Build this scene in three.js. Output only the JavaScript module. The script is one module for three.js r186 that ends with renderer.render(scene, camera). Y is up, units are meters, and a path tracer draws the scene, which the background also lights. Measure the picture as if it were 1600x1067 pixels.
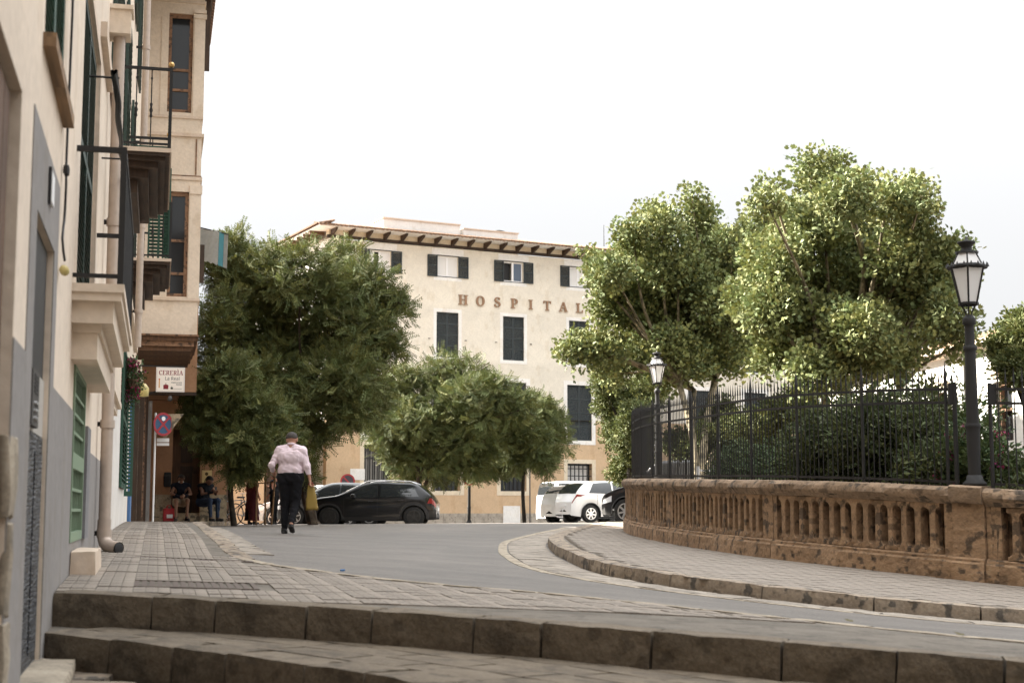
import * as THREE from 'three';
import { mergeGeometries, toCreasedNormals } from 'three/addons/utils/BufferGeometryUtils.js';
import { FontLoader } from 'three/addons/loaders/FontLoader.js';
import { TextGeometry } from 'three/addons/geometries/TextGeometry.js';

// ---------------------------------------------------------------- camera, sky, sun, exposure
const V3 = (x, y, z) => new THREE.Vector3(x, y, z);
const FPX = 2300, CXP = 800, CYP = 533.5, CAMY = 1.0;
const PITCH = Math.atan((797 - CYP) / FPX), TH = Math.atan((800 - 243) / FPX * Math.cos(PITCH));
const scene = new THREE.Scene();
const camera = new THREE.PerspectiveCamera(2 * Math.atan(CYP / FPX) * 180 / Math.PI, 1600 / 1067, 0.1, 2000);
camera.position.set(0, CAMY, 0);
camera.rotation.x = PITCH;
camera.focus = 26; camera.userData.fStop = 4;
const renderer = new THREE.WebGLRenderer({ antialias: true });
renderer.toneMapping = THREE.LinearToneMapping;
renderer.toneMappingExposure = 7.2;
renderer.shadowMap.enabled = true;
const SUN = V3(-0.9, 0, -0.43).normalize().multiplyScalar(Math.cos(0.65)).setY(Math.sin(0.65));
{ // hazy bright sky, brighter overhead and round the sun
  const W = 256, H = 128, a = new Float32Array(W * H * 4);
  for (let j = 0; j < H; j++) for (let i = 0; i < W; i++) {
    const el = ((j + 0.5) / H - 0.5) * Math.PI, az = ((i + 0.5) / W - 0.5) * 2 * Math.PI;
    const dir = V3(Math.cos(el) * Math.cos(az), Math.sin(el), Math.cos(el) * Math.sin(az));
    const ang = Math.acos(Math.min(1, dir.dot(SUN)));
    let L = el > -0.06 ? 0.122 + 0.56 * Math.max(0, Math.sin(el)) ** 2.2 : 0.122 + Math.max(-0.08, (el + 0.06) * 2);
    if (el > 0) L += 0.15 * Math.exp(-((ang / 0.5) ** 2));
    const k = (j * W + i) * 4; a[k] = L * 0.975; a[k + 1] = L * 0.985; a[k + 2] = L * 1.0; a[k + 3] = 1;
  }
  const t = new THREE.DataTexture(a, W, H, THREE.RGBAFormat, THREE.FloatType);
  t.mapping = THREE.EquirectangularReflectionMapping; t.magFilter = THREE.LinearFilter; t.minFilter = THREE.LinearFilter; t.wrapS = THREE.RepeatWrapping; t.needsUpdate = true;
  scene.background = t; scene.environment = t;
}
const sun = new THREE.DirectionalLight(new THREE.Color(1, 0.93, 0.82), 5);
sun.position.copy(SUN).multiplyScalar(120).add(V3(0, 0, -35)); sun.target.position.set(0, 0, -35);
sun.castShadow = true; sun.shadow.radius = 1.2; sun.shadow.mapSize.set(4096, 4096);
Object.assign(sun.shadow.camera, { left: -60, right: 60, top: 60, bottom: -60, near: 1, far: 260 });
scene.add(sun, sun.target);

// ---------------------------------------------------------------- helpers
function mulberry(a) { return () => { a |= 0; a = a + 0x6D2B79F5 | 0; let t = Math.imul(a ^ a >>> 15, 1 | a); t = t + Math.imul(t ^ t >>> 7, 61 | t) ^ t; return ((t ^ t >>> 14) >>> 0) / 4294967296; }; }
const R = mulberry(7);
const rr = (a, b) => a + (b - a) * R();
const clamp = (x, a = 0, b = 1) => Math.min(b, Math.max(a, x));
const sstep = (a, b, x) => { const t = clamp((x - a) / (b - a)); return t * t * (3 - 2 * t); };
const lerp = (a, b, t) => a + (b - a) * t;
const COS = Math.cos(TH), SIN = Math.sin(TH);
function ray(px, py) { const a = (px - CXP) / FPX, b = (CYP - py) / FPX, c = Math.cos(PITCH), s = Math.sin(PITCH); return [a, b * c + s, c - b * s]; }
const at = (px, py, d) => { const r = ray(px, py), k = d / r[2]; return V3(r[0] * k, r[1] * k + CAMY, -d); };   // pixel + distance -> place
const onY = (px, py, y) => { const r = ray(px, py), k = (y - CAMY) / r[1]; return V3(r[0] * k, y, -r[2] * k); };
const toS = (x, d) => [-SIN * x + COS * d, COS * x + SIN * d];           // world -> along street, across street
const fromS = (s, p) => [COS * p - SIN * s, SIN * p + COS * s];
function hash(x, y) { let h = Math.imul(x | 0, 374761393) + Math.imul(y | 0, 668265263); h = Math.imul(h ^ h >>> 13, 1274126177); return ((h ^ h >>> 16) >>> 0) / 4294967296; }
function vnoise(x, y, per) {
  const xi = Math.floor(x), yi = Math.floor(y), fx = x - xi, fy = y - yi, m = (v) => per ? ((v % per) + per) % per : v;
  const u = fx * fx * (3 - 2 * fx), v = fy * fy * (3 - 2 * fy);
  return lerp(lerp(hash(m(xi), m(yi)), hash(m(xi + 1), m(yi)), u), lerp(hash(m(xi), m(yi + 1)), hash(m(xi + 1), m(yi + 1)), u), v);
}
const fbm = (x, y, per, o = 4) => { let s = 0, a = 0.5, n = 0; for (let i = 0; i < o; i++) { s += a * vnoise(x, y, per); n += a; x *= 2; y *= 2; per *= 2; a *= 0.5; } return s / n; };
const n3 = (x, y, z) => vnoise(x + z * 3.17, y - z * 2.31, 0);
const used = {};
const numbered = (n) => { used[n] = (used[n] ?? -1) + 1; return used[n] ? n + '_' + String(used[n]).padStart(3, '0') : n; };
function uvm(g) {   // uv in metres by the way each face looks
  if (g.index) g = g.toNonIndexed();
  if (!g.attributes.normal) g.computeVertexNormals();
  const p = g.attributes.position, uv = new Float32Array(p.count * 2), a = V3(), b = V3(), c = V3(), n = V3();
  for (let i = 0; i < p.count; i += 3) {
    a.fromBufferAttribute(p, i); b.fromBufferAttribute(p, i + 1); c.fromBufferAttribute(p, i + 2);
    n.crossVectors(b.clone().sub(a), c.clone().sub(a)); const ax = Math.abs(n.x), ay = Math.abs(n.y), az = Math.abs(n.z);
    [a, b, c].forEach((q, k) => { const [u, v] = ax >= ay && ax >= az ? [q.z, q.y] : ay >= az ? [q.x, q.z] : [q.x, q.y]; uv[(i + k) * 2] = u; uv[(i + k) * 2 + 1] = v; });
  }
  g.setAttribute('uv', new THREE.BufferAttribute(uv, 2));
  for (const k of Object.keys(g.attributes)) if (!['position', 'normal', 'uv', 'color'].includes(k)) g.deleteAttribute(k);
  return g;
}
const merge = (list) => { list = [list].flat(9).map(uvm); return list.length > 1 ? mergeGeometries(list) : list[0]; };
function mesh(name, g, m, parent) { const o = new THREE.Mesh(g, m); o.name = name; o.castShadow = o.receiveShadow = true; parent.add(o); return o; }
const obj = (name, list, m, parent) => mesh(name, merge(list), m, parent);
function tag(o, label, category, group) { o.name = numbered(o.name); o.userData = { label, category }; if (group) o.userData.group = group; scene.add(o); return o; }
function thing(name, label, category, pos = [0, 0, 0], turn = 0, group) { const o = new THREE.Group(); o.name = name; o.position.set(...pos); o.rotation.y = turn; return tag(o, label, category, group); }
function struct(o) { o.name = numbered(o.name); o.userData.kind = 'structure'; scene.add(o); return o; }
const bx = (x0, x1, y0, y1, z0, z1) => new THREE.BoxGeometry(Math.abs(x1 - x0), Math.abs(y1 - y0), Math.abs(z1 - z0)).translate((x0 + x1) / 2, (y0 + y1) / 2, (z0 + z1) / 2);
const cyl = (r0, r1, h, n = 12) => new THREE.CylinderGeometry(r1, r0, h, n).translate(0, h / 2, 0);
function bar(a, b, r, n = 6, r2 = r) { const d = b.clone().sub(a), l = d.length(), g = new THREE.CylinderGeometry(r2, r, l, n).translate(0, l / 2, 0); return g.applyQuaternion(new THREE.Quaternion().setFromUnitVectors(V3(0, 1, 0), d.normalize())).translate(a.x, a.y, a.z); }
function beam(a, b, w, h) { const d = b.clone().sub(a), l = d.length(), g = new THREE.BoxGeometry(w, h, l); const m = new THREE.Matrix4().lookAt(b, a, V3(0, 1, 0)); return g.applyMatrix4(m).translate((a.x + b.x) / 2, (a.y + b.y) / 2, (a.z + b.z) / 2); }
const tube = (pts, r, n = 24, k = 6) => new THREE.TubeGeometry(new THREE.CatmullRomCurve3(pts), n, r, k);
const lathe = (pts, n = 16) => new THREE.LatheGeometry(pts.map(([r, y]) => new THREE.Vector2(r, y)), n);
function wallShape(x0, x1, y0, y1, holes, t) {   // a wall of thickness t in the x-y plane, front face at z = 0, with openings
  const s = new THREE.Shape([[x0, y0], [x1, y0], [x1, y1], [x0, y1]].map((q) => new THREE.Vector2(...q)));
  for (const [a, b, c, d] of holes) s.holes.push(new THREE.Path([[a, c], [a, d], [b, d], [b, c]].map((q) => new THREE.Vector2(...q))));
  return new THREE.ExtrudeGeometry(s, { depth: t, bevelEnabled: false }).translate(0, 0, -t);
}
function stoneBlock(w, h, d, seed, amp = 0.008, rad = 0.02, seg = [6, 3, 4]) {   // worn block: rounded edges, uneven faces; base at y = 0
  const g = new THREE.BoxGeometry(w, h, d, ...seg), p = g.attributes.position, q = V3();
  for (let i = 0; i < p.count; i++) {
    q.fromBufferAttribute(p, i); const c = V3(clamp(q.x, -w / 2 + rad, w / 2 - rad), clamp(q.y, -h / 2 + rad, h / 2 - rad), clamp(q.z, -d / 2 + rad, d / 2 - rad)), o = q.clone().sub(c);
    if (o.lengthSq() > 0) q.copy(c).add(o.setLength(rad));
    const f = 9, s = seed * 13.7; q.x += (n3(q.x * f + s, q.y * f, q.z * f) - 0.5) * 2 * amp; q.y += (n3(q.x * f, q.y * f + s, q.z * f) - 0.5) * 2 * amp; q.z += (n3(q.x * f, q.y * f, q.z * f + s) - 0.5) * 2 * amp;
    p.setXYZ(i, q.x, q.y + h / 2, q.z);
  }
  g.computeVertexNormals(); return g;
}
// ---------------------------------------------------------------- textures and materials
function tex(n, fn, srgb = true, rep = 1) {
  const a = new Uint8Array(n * n * 4);
  for (let j = 0; j < n; j++) for (let i = 0; i < n; i++) { const c = fn(i / n, j / n, i, j), k = (j * n + i) * 4; const q = Array.isArray(c) ? c : [c, c, c]; for (let e = 0; e < 3; e++) a[k + e] = clamp(q[e]) * 255; a[k + 3] = 255; }
  const t = new THREE.DataTexture(a, n, n); t.wrapS = t.wrapT = THREE.RepeatWrapping; t.magFilter = THREE.LinearFilter; t.minFilter = THREE.LinearMipmapLinearFilter; t.generateMipmaps = true;
  if (srgb) t.colorSpace = THREE.SRGBColorSpace; t.repeat.set(rep, rep); t.needsUpdate = true; return t;
}
const T = {
  plaster: tex(512, (u, v) => { const m = fbm(u * 5, v * 5, 5, 5), f = fbm(u * 60, v * 60, 60, 2), st = sstep(0.60, 0.74, fbm(u * 9 + 3.3, v * 4, 9, 5)); const b = 0.955 + (m - 0.5) * 0.09 + (f - 0.5) * 0.07; return [b - st * 0.03, b - st * 0.04, b - st * 0.055]; }, true, 0.4),
  stain: tex(512, (u, v) => { const m = fbm(u * 6, v * 6, 6, 5), f = fbm(u * 70, v * 70, 70, 2), k = sstep(0.57, 0.72, fbm(u * 14 + 1.7, v * 14, 14, 6)), k2 = sstep(0.6, 0.72, fbm(u * 16, v * 16 + 5.1, 16, 4)); let b = 0.93 + (m - 0.5) * 0.3 + (f - 0.5) * 0.2; b *= 1 - 0.4 * k; b *= 1 - 0.22 * k2; return [b, b * (0.97 + 0.03 * k), b * (0.93 + 0.07 * k)]; }, true, 0.7),
  stone: tex(512, (u, v) => { const m = fbm(u * 6, v * 6, 6, 5), f = fbm(u * 90, v * 90, 90, 2), k = sstep(0.55, 0.7, fbm(u * 11 + 4, v * 11, 11, 5)); const b = (0.93 + (m - 0.5) * 0.3 + (f - 0.5) * 0.22) * (1 - 0.16 * k); return [b, b * 0.985, b * 0.96]; }, true, 1),
  asphalt: tex(1024, (u, v, i, j) => { const g = hash(i, j), g2 = vnoise(u * 256, v * 256, 256), m = fbm(u * 5, v * 5, 5, 5), b = 0.85 + (g - 0.5) * 0.42 + (g2 - 0.5) * 0.46 + (m - 0.5) * 0.25; return [b, b * 0.985, b * 0.97]; }, true, 0.5),
  asphaltB: tex(512, (u, v, i, j) => 0.5 + (hash(i, j) - 0.5) * 0.5 + (vnoise(u * 128, v * 128, 128) - 0.5) * 0.6, false, 1),
  grain: tex(256, (u, v, i, j) => 0.5 + (fbm(u * 12, v * 12, 12, 5) - 0.5) * 0.9 + (hash(i, j) - 0.5) * 0.12, false, 1.3),
  wood: tex(256, (u, v) => { const g = fbm(u * 40, v * 3, 40, 3), m = fbm(u * 5, v * 2, 5, 3), b = 0.8 + (g - 0.5) * 0.35 + (m - 0.5) * 0.3; return [b, b * 0.96, b * 0.9]; }, true, 1),
  bark: tex(256, (u, v) => { const m = fbm(u * 8, v * 5, 8, 4), k = sstep(0.5, 0.58, fbm(u * 6 + 9, v * 4, 6, 4)); const b = 0.75 + (m - 0.5) * 0.5 - k * 0.22; return [b, b * 0.97, b * (0.92 - k * 0.05)]; }, true, 1.2),
  ripple: tex(256, (u, v) => 0.5 + 0.5 * Math.sin((v * 24 + fbm(u * 6, v * 12, 6, 3) * 3) * Math.PI * 2), false, 2),
};
const lin = (r, g, b) => new THREE.Color().setRGB(r, g, b);
function std(c, rough = 0.85, o = {}) { return new THREE.MeshStandardMaterial({ color: c, roughness: rough, ...o }); }
const plaster = (c, bump = 0.004) => std(c, 0.92, { map: T.plaster, bumpMap: T.grain, bumpScale: bump });
const M = {
  cream: plaster(lin(0.77, 0.66, 0.54)), pinkCream: plaster(lin(0.70, 0.575, 0.46)), white: plaster(lin(0.78, 0.75, 0.71)), greyDado: plaster(lin(0.27, 0.255, 0.245)), greyDark: plaster(lin(0.22, 0.22, 0.23)),
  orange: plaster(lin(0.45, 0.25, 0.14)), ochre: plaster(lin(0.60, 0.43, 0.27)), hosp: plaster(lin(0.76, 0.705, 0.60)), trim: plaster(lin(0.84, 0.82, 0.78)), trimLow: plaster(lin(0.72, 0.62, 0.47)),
  marble: std(lin(0.50, 0.43, 0.32), 0.6, { map: T.stain }), plinth: std(lin(0.42, 0.38, 0.33), 0.85, { map: T.stone, bumpMap: T.grain, bumpScale: 0.004 }),
  parapet: std(lin(0.315, 0.215, 0.135), 0.92, { map: T.stain, bumpMap: T.grain, bumpScale: 0.02 }), cap: std(lin(0.30, 0.225, 0.16), 0.92, { map: T.stain, bumpMap: T.grain, bumpScale: 0.02 }),
  step: std(lin(0.162, 0.134, 0.10), 0.9, { map: T.stone, bumpMap: T.grain, bumpScale: 0.012 }), kerb: std(lin(0.30, 0.26, 0.215), 0.88, { map: T.stain, bumpMap: T.grain, bumpScale: 0.012 }),
  tile: [0.285, 0.298, 0.308].map((b) => std(lin(b, b * 0.885, b * 0.77), 0.8, { map: T.stone, bumpMap: T.grain, bumpScale: 0.003 })), joint: std(lin(0.16, 0.145, 0.125), 0.95, { map: T.stone }),
  gutter: std(lin(0.30, 0.27, 0.235), 0.85, { map: T.stone, bumpMap: T.grain, bumpScale: 0.008 }), edging: std(lin(0.37, 0.325, 0.26), 0.85, { map: T.stone }),
  asphalt: std(lin(0.165, 0.15, 0.134), 0.58, { map: T.asphalt, bumpMap: T.asphaltB, bumpScale: 0.006, vertexColors: true }), earth: std(lin(0.10, 0.07, 0.05), 1, { map: T.stone }),
  iron: std(lin(0.011, 0.0105, 0.0105), 0.7, { metalness: 0, bumpMap: T.grain, bumpScale: 0.001 }), ironGrey: std(lin(0.06, 0.058, 0.056), 0.6, { metalness: 0.2 }), brass: std(lin(0.55, 0.36, 0.14), 0.35, { metalness: 0.8 }),
  green: std(lin(0.022, 0.075, 0.05), 0.6), greenPale: std(lin(0.20, 0.28, 0.19), 0.65), darkGreen: std(lin(0.02, 0.045, 0.035), 0.6), shutterFar: std(lin(0.022, 0.03, 0.032), 0.6),
  wood: std(lin(0.16, 0.085, 0.045), 0.7, { map: T.wood }), woodDark: std(lin(0.07, 0.042, 0.026), 0.7, { map: T.wood }), woodPale: std(lin(0.38, 0.26, 0.16), 0.8, { map: T.wood }), oldWood: std(lin(0.28, 0.17, 0.11), 0.85, { map: T.stain }),
  pipe: std(lin(0.52, 0.43, 0.36), 0.45, { map: T.plaster, metalness: 0.25 }), black: std(lin(0.012, 0.012, 0.013), 0.6), navyDoor: std(lin(0.022, 0.026, 0.034), 0.45, { bumpMap: T.ripple, bumpScale: 0.01 }),
  steel: std(lin(0.5, 0.5, 0.5), 0.35, { metalness: 0.9 }), paintWhite: std(lin(0.8, 0.8, 0.8), 0.5), rooftile: std(lin(0.27, 0.175, 0.12), 0.9, { map: T.stain }), ceramic: std(lin(0.6, 0.5, 0.2), 0.3),
  glassDark: new THREE.MeshPhysicalMaterial({ color: lin(0.02, 0.022, 0.024), roughness: 0.06 }), opal: new THREE.MeshPhysicalMaterial({ color: lin(0.86, 0.86, 0.86), roughness: 0.7, transmission: 0.35, thickness: 0 }),
  curtain: std(lin(0.72, 0.71, 0.69), 0.9), grate: std(lin(0.11, 0.085, 0.07), 0.7, { metalness: 0.5 }), blue: std(lin(0.06, 0.16, 0.36), 0.6), yellow: std(lin(0.65, 0.48, 0.16), 0.7), canvas: std(lin(0.46, 0.48, 0.48), 0.95, { map: T.plaster }), canvasBlue: std(lin(0.12, 0.36, 0.45), 0.9),
  red: std(lin(0.5, 0.03, 0.04), 0.5),
};
// ---------------------------------------------------------------- ground heights: a thin-plate surface through measured points
const CTRL = [[-2.4, 7.7, .56], [-0.76, 7.32, .50], [0.87, 6.7, .43], [2.17, 6.3, .36], [-3.8, 25, .64], [-8.2, 33, .66], [-9, 41, .60], [-4.3, 46, .60], [3.2, 42, .64], [3, 56, .56], [-3, 58, .50], [0, 70, .40], [-8, 66, .42],
  [5.1, 17, .14], [3.5, 20.1, .25], [2.9, 22.8, .315], [2.35, 27.1, .42], [2.7, 33.5, .54], [0.6, 24.7, .46], [0.65, 18.7, .42], [1.02, 15.7, .33], [1.88, 14.5, .23], [3.3, 13.8, .10], [4.7, 13.6, -.04], [-3.1, 15.9, .60], [-1.57, 11.2, .565], [0.26, 9.9, .47], [2.78, 8, .30], [8, 15, -.05], [-2, 38, .62]];
const TPS = (() => {
  const n = CTRL.length, N = n + 3, A = [], U = (r2) => r2 > 1e-9 ? 0.5 * r2 * Math.log(r2) : 0;
  for (let i = 0; i < n; i++) { const r = new Array(N + 1).fill(0); for (let j = 0; j < n; j++) r[j] = U((CTRL[i][0] - CTRL[j][0]) ** 2 + (CTRL[i][1] - CTRL[j][1]) ** 2) + (i === j ? 6 : 0); r[n] = 1; r[n + 1] = CTRL[i][0]; r[n + 2] = CTRL[i][1]; r[N] = CTRL[i][2]; A.push(r); }
  for (let k = 0; k < 3; k++) { const r = new Array(N + 1).fill(0); for (let j = 0; j < n; j++) r[j] = k ? CTRL[j][k - 1] : 1; A.push(r); }
  for (let c = 0; c < N; c++) { let b = c; for (let i = c; i < N; i++) if (Math.abs(A[i][c]) > Math.abs(A[b][c])) b = i; [A[c], A[b]] = [A[b], A[c]]; for (let i = 0; i < N; i++) if (i !== c) { const f = A[i][c] / A[c][c]; if (f) for (let j = c; j <= N; j++) A[i][j] -= f * A[c][j]; } }
  const w = A.map((r, i) => r[N] / r[i]);
  return (x, d) => { let s = w[n] + w[n + 1] * x + w[n + 2] * d; for (let j = 0; j < n; j++) s += w[j] * U((x - CTRL[j][0]) ** 2 + (d - CTRL[j][1]) ** 2); return s; };
})();
function hUp(x, d) { const cx = clamp(x, -11, 9), cd = clamp(d, 4, 68), k = sstep(4, 30, Math.hypot(x - cx, d - cd)); return lerp(TPS(cx, cd), 0.35, k); }
// edge of the upper step (x -> distance) and of the lower one
const E1 = [80, 300, 560, 800, 1100, 1400, 1600].map((px, i) => onY(px, [929, 940, 955, 972, 995, 1018, 1032][i], CAMY - (0.44 + (px - 80) / 1520 * 0.2)));
const E2 = [[-2.3, 7.32], [-1.48, 6.85], [-0.64, 6.2], [0.2, 5.35], [1.2, 4.2], [2.2, 3.1]];
const pl = (pts) => (x) => { let i = 0; while (i < pts.length - 2 && x > pts[i + 1][0]) i++; const [a, b] = [pts[i], pts[i + 1]]; return lerp(a[1], b[1], (x - a[0]) / (b[0] - a[0])); };
const edge1 = pl(E1.map((q) => [q.x, -q.z])), edge2 = pl(E2);
const RISE = 0.165;
const roadY = (x, d) => hUp(x, d) - 0.03 - (d < edge1(x) + 0.16 ? 2 * RISE + 0.02 : 0);
const paveY = (x, d) => hUp(x, d) + 0.085 * sstep(12.5, 17, toS(x, d)[0]);
const rightY = (x, d) => hUp(x, d) + 0.10;
// lines on the ground (x, distance)
const curve2 = (pts, n = 200, tens = 0.5) => { const c = new THREE.CatmullRomCurve3(pts.map(([x, d]) => V3(x, 0, -d)), false, 'centripetal', tens); return c.getSpacedPoints(n).map((q) => [q.x, -q.z]); };
const WALL = -0.52;
const roadEdge = curve2([[9.5, 4.2], [5, 6.6], [2.78, 8.0], [1.2, 9.2], [0.26, 9.85], [-0.69, 10.3], [-1.57, 11.3], [-2.25, 12.7], [-3.15, 15.9], [-4.6, 22], [-6.2, 29], [-7.6, 36], [-8.0, 39], [-7.9, 41.5]]);
const kerbLine = curve2([[7.5, 13.3], [4.7, 13.55], [3.3, 13.8], [1.88, 14.5], [1.05, 15.8], [0.66, 18.7], [0.58, 22], [0.62, 25], [1.0, 29], [1.7, 34], [2.6, 38.2], [4.5, 39.8]]);
const wallLine = curve2([[12.5, 13.3], [10.5, 13.8], [8, 14.8], [6.3, 15.9], [5.1, 17.0], [4.15, 18.55], [3.5, 20.1], [2.9, 22.8], [2.4, 26.4], [2.33, 29.2], [2.6, 32.4], [3.3, 35.2], [4.6, 37.2], [7.5, 38.6]], 600);
const inPoly = (x, y, P) => { let c = false; for (let i = 0, j = P.length - 1; i < P.length; j = i++) if ((P[i][1] > y) !== (P[j][1] > y) && x < (P[j][0] - P[i][0]) * (y - P[i][1]) / (P[j][1] - P[i][1]) + P[i][0]) c = !c; return c; };
function distLine(x, d, L) { let b = 1e9; for (const q of L) b = Math.min(b, (q[0] - x) ** 2 + (q[1] - d) ** 2); return Math.sqrt(b); }
function offsetLine(L, o) { return L.map((q, i) => { const a = L[Math.max(0, i - 1)], b = L[Math.min(L.length - 1, i + 1)], l = Math.hypot(b[0] - a[0], b[1] - a[1]); return [q[0] - (b[1] - a[1]) / l * o, q[1] + (b[0] - a[0]) / l * o]; }); }
// ---------------------------------------------------------------- the ground sheet (asphalt)
{
  const xs = [], ds = [];
  for (const [a, b, s] of [[-900, -100, 100], [-100, -16, 7], [-16, -3.6, 0.4], [-3.6, 4, 0.11], [4, 16, 0.5], [16, 100, 7], [100, 901, 100]]) for (let v = a; v < b - 1e-6; v += s) xs.push(v);
  for (const [a, b, s] of [[-300, -20, 40], [-20, 2, 1], [2, 9, 0.11], [9, 30, 0.3], [30, 75, 0.8], [75, 200, 15], [200, 1501, 100]]) for (let v = a; v < b - 1e-6; v += s) ds.push(v);
  const pos = [], idx = [], uv = [];
  for (const d of ds) for (const x of xs) { pos.push(x, roadY(x, d), -d); uv.push(x, d); }
  for (let j = 0; j < ds.length - 1; j++) for (let i = 0; i < xs.length - 1; i++) { const a = j * xs.length + i, b = a + 1, c = a + xs.length, e = c + 1; idx.push(a, b, c, b, e, c); }
  const g = new THREE.BufferGeometry(); g.setAttribute('position', new THREE.Float32BufferAttribute(pos, 3)); const col = []; for (const d of ds) for (const x of xs) { const w = fbm(x * 0.5 + 40, d * 0.22 + 40, 1e6, 4), e = fbm(x * 2.2 + 9, d * 2.2 + 3, 1e6, 3), patch = Math.abs(x - 0.2 + (d - 20) * 0.03) < 1.1 && d > 17.6 && d < 21.5 ? 0.88 : 1, c = (0.98 + (w - 0.5) * 0.5 + (e - 0.5) * 0.28) * patch; col.push(c, c * 0.99, c * 0.975); }
  g.setAttribute('uv', new THREE.Float32BufferAttribute(uv, 2)); g.setAttribute('color', new THREE.Float32BufferAttribute(col, 3)); g.setIndex(idx); g.computeVertexNormals();
  struct(mesh('road', g, M.asphalt, scene));
}
function ribbon(A, B, yf, n = 4, thick = 0) {   // sheet between two lines
  const pos = [], idx = [], m = n + 1;
  for (let i = 0; i < A.length; i++) for (let k = 0; k <= n; k++) { const x = lerp(A[i][0], B[i][0], k / n), d = lerp(A[i][1], B[i][1], k / n); pos.push(x, yf(x, d), -d); }
  for (let i = 0; i < A.length - 1; i++) for (let k = 0; k < n; k++) { const a = i * m + k; idx.push(a, a + 1, a + m, a + 1, a + m + 1, a + m); }
  const g = new THREE.BufferGeometry(); g.setAttribute('position', new THREE.Float32BufferAttribute(pos, 3)); g.setIndex(idx); g.computeVertexNormals();
  if (g.attributes.normal.getY(0) < 0) { const ix = g.index.array; for (let i = 0; i < ix.length; i += 3) [ix[i], ix[i + 1]] = [ix[i + 1], ix[i]]; g.computeVertexNormals(); }
  return g;
}
function cellSheet(test, yf, x0, x1, d0, d1, c) {   // sheet of small cells where test() holds
  const pos = [], idx = [], id = new Map(), V = (i, j) => { const k = i * 5000 + j; if (!id.has(k)) { id.set(k, pos.length / 3); const x = x0 + i * c, d = d0 + j * c; pos.push(x, yf(x, d), -d); } return id.get(k); };
  for (let i = 0; x0 + i * c < x1; i++) for (let j = 0; d0 + j * c < d1; j++) if (test(x0 + (i + .5) * c, d0 + (j + .5) * c)) { const a = V(i, j), b = V(i + 1, j), e = V(i, j + 1), f = V(i + 1, j + 1); idx.push(a, b, e, b, f, e); }
  const g = new THREE.BufferGeometry(); g.setAttribute('position', new THREE.Float32BufferAttribute(pos, 3)); g.setIndex(idx); g.computeVertexNormals(); return g;
}
const tiltAt = (yf, x, d, yaw) => { const e = 0.15, n = V3(-(yf(x + e, d) - yf(x - e, d)) / (2 * e), 1, (yf(x, d + e) - yf(x, d - e)) / (2 * e)).normalize(); return new THREE.Quaternion().setFromUnitVectors(V3(0, 1, 0), n).multiply(new THREE.Quaternion().setFromAxisAngle(V3(0, 1, 0), yaw)); };
// stones set along a line; returns nothing, adds parts
function stonesAlong(name, parent, L, yf, { len = 0.8, w = 0.2, h = 0.2, off = 0, top = 0, mat, from = 0, to = 1e9, amp = 0.006, gap = 0.012, rad = 0.015, jitter = 0.25, seg = [5, 2, 3] }) {
  let acc = 0, next = from, seed = 1, prev = null; const cum = [0]; for (let i = 1; i < L.length; i++) cum.push(cum[i - 1] + Math.hypot(L[i][0] - L[i - 1][0], L[i][1] - L[i - 1][1]));
  const P = (u) => { let i = 1; while (i < L.length - 1 && cum[i] < u) i++; const t = (u - cum[i - 1]) / (cum[i] - cum[i - 1]); return [lerp(L[i - 1][0], L[i][0], t), lerp(L[i - 1][1], L[i][1], t)]; };
  const end = Math.min(to, cum[cum.length - 1]), protos = {};
  while (next < end - 0.1) {
    const l = Math.round(len * (1 + jitter * (R() * 2 - 1)) * 20) / 20, a = P(next), b = P(Math.min(end, next + l)), cx = (a[0] + b[0]) / 2, cd = (a[1] + b[1]) / 2, dx = b[0] - a[0], dd = b[1] - a[1], ll = Math.hypot(dx, dd), nx = -dd / ll, nd = dx / ll;
    const key = seed, ug = uvm(stoneBlock(l - gap, h, w, seed, amp, rad, seg)), uva = ug.attributes.uv, u0 = R() * 3, v0 = R() * 3; for (let k = 0; k < uva.count; k++) uva.setXY(k, uva.getX(k) + u0, uva.getY(k) + v0); protos[key] = ug;
    const o = mesh(name, protos[key], Array.isArray(mat) ? mat[seed % mat.length] : mat, parent), x = cx + nx * off, d = cd + nd * off;
    o.position.set(x, yf(x, d) + top - h, -d); const yaw = Math.atan2(dd, dx); o.quaternion.copy(tiltAt(yf, x, d, yaw)); next += l; seed++;
  }
}
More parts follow.
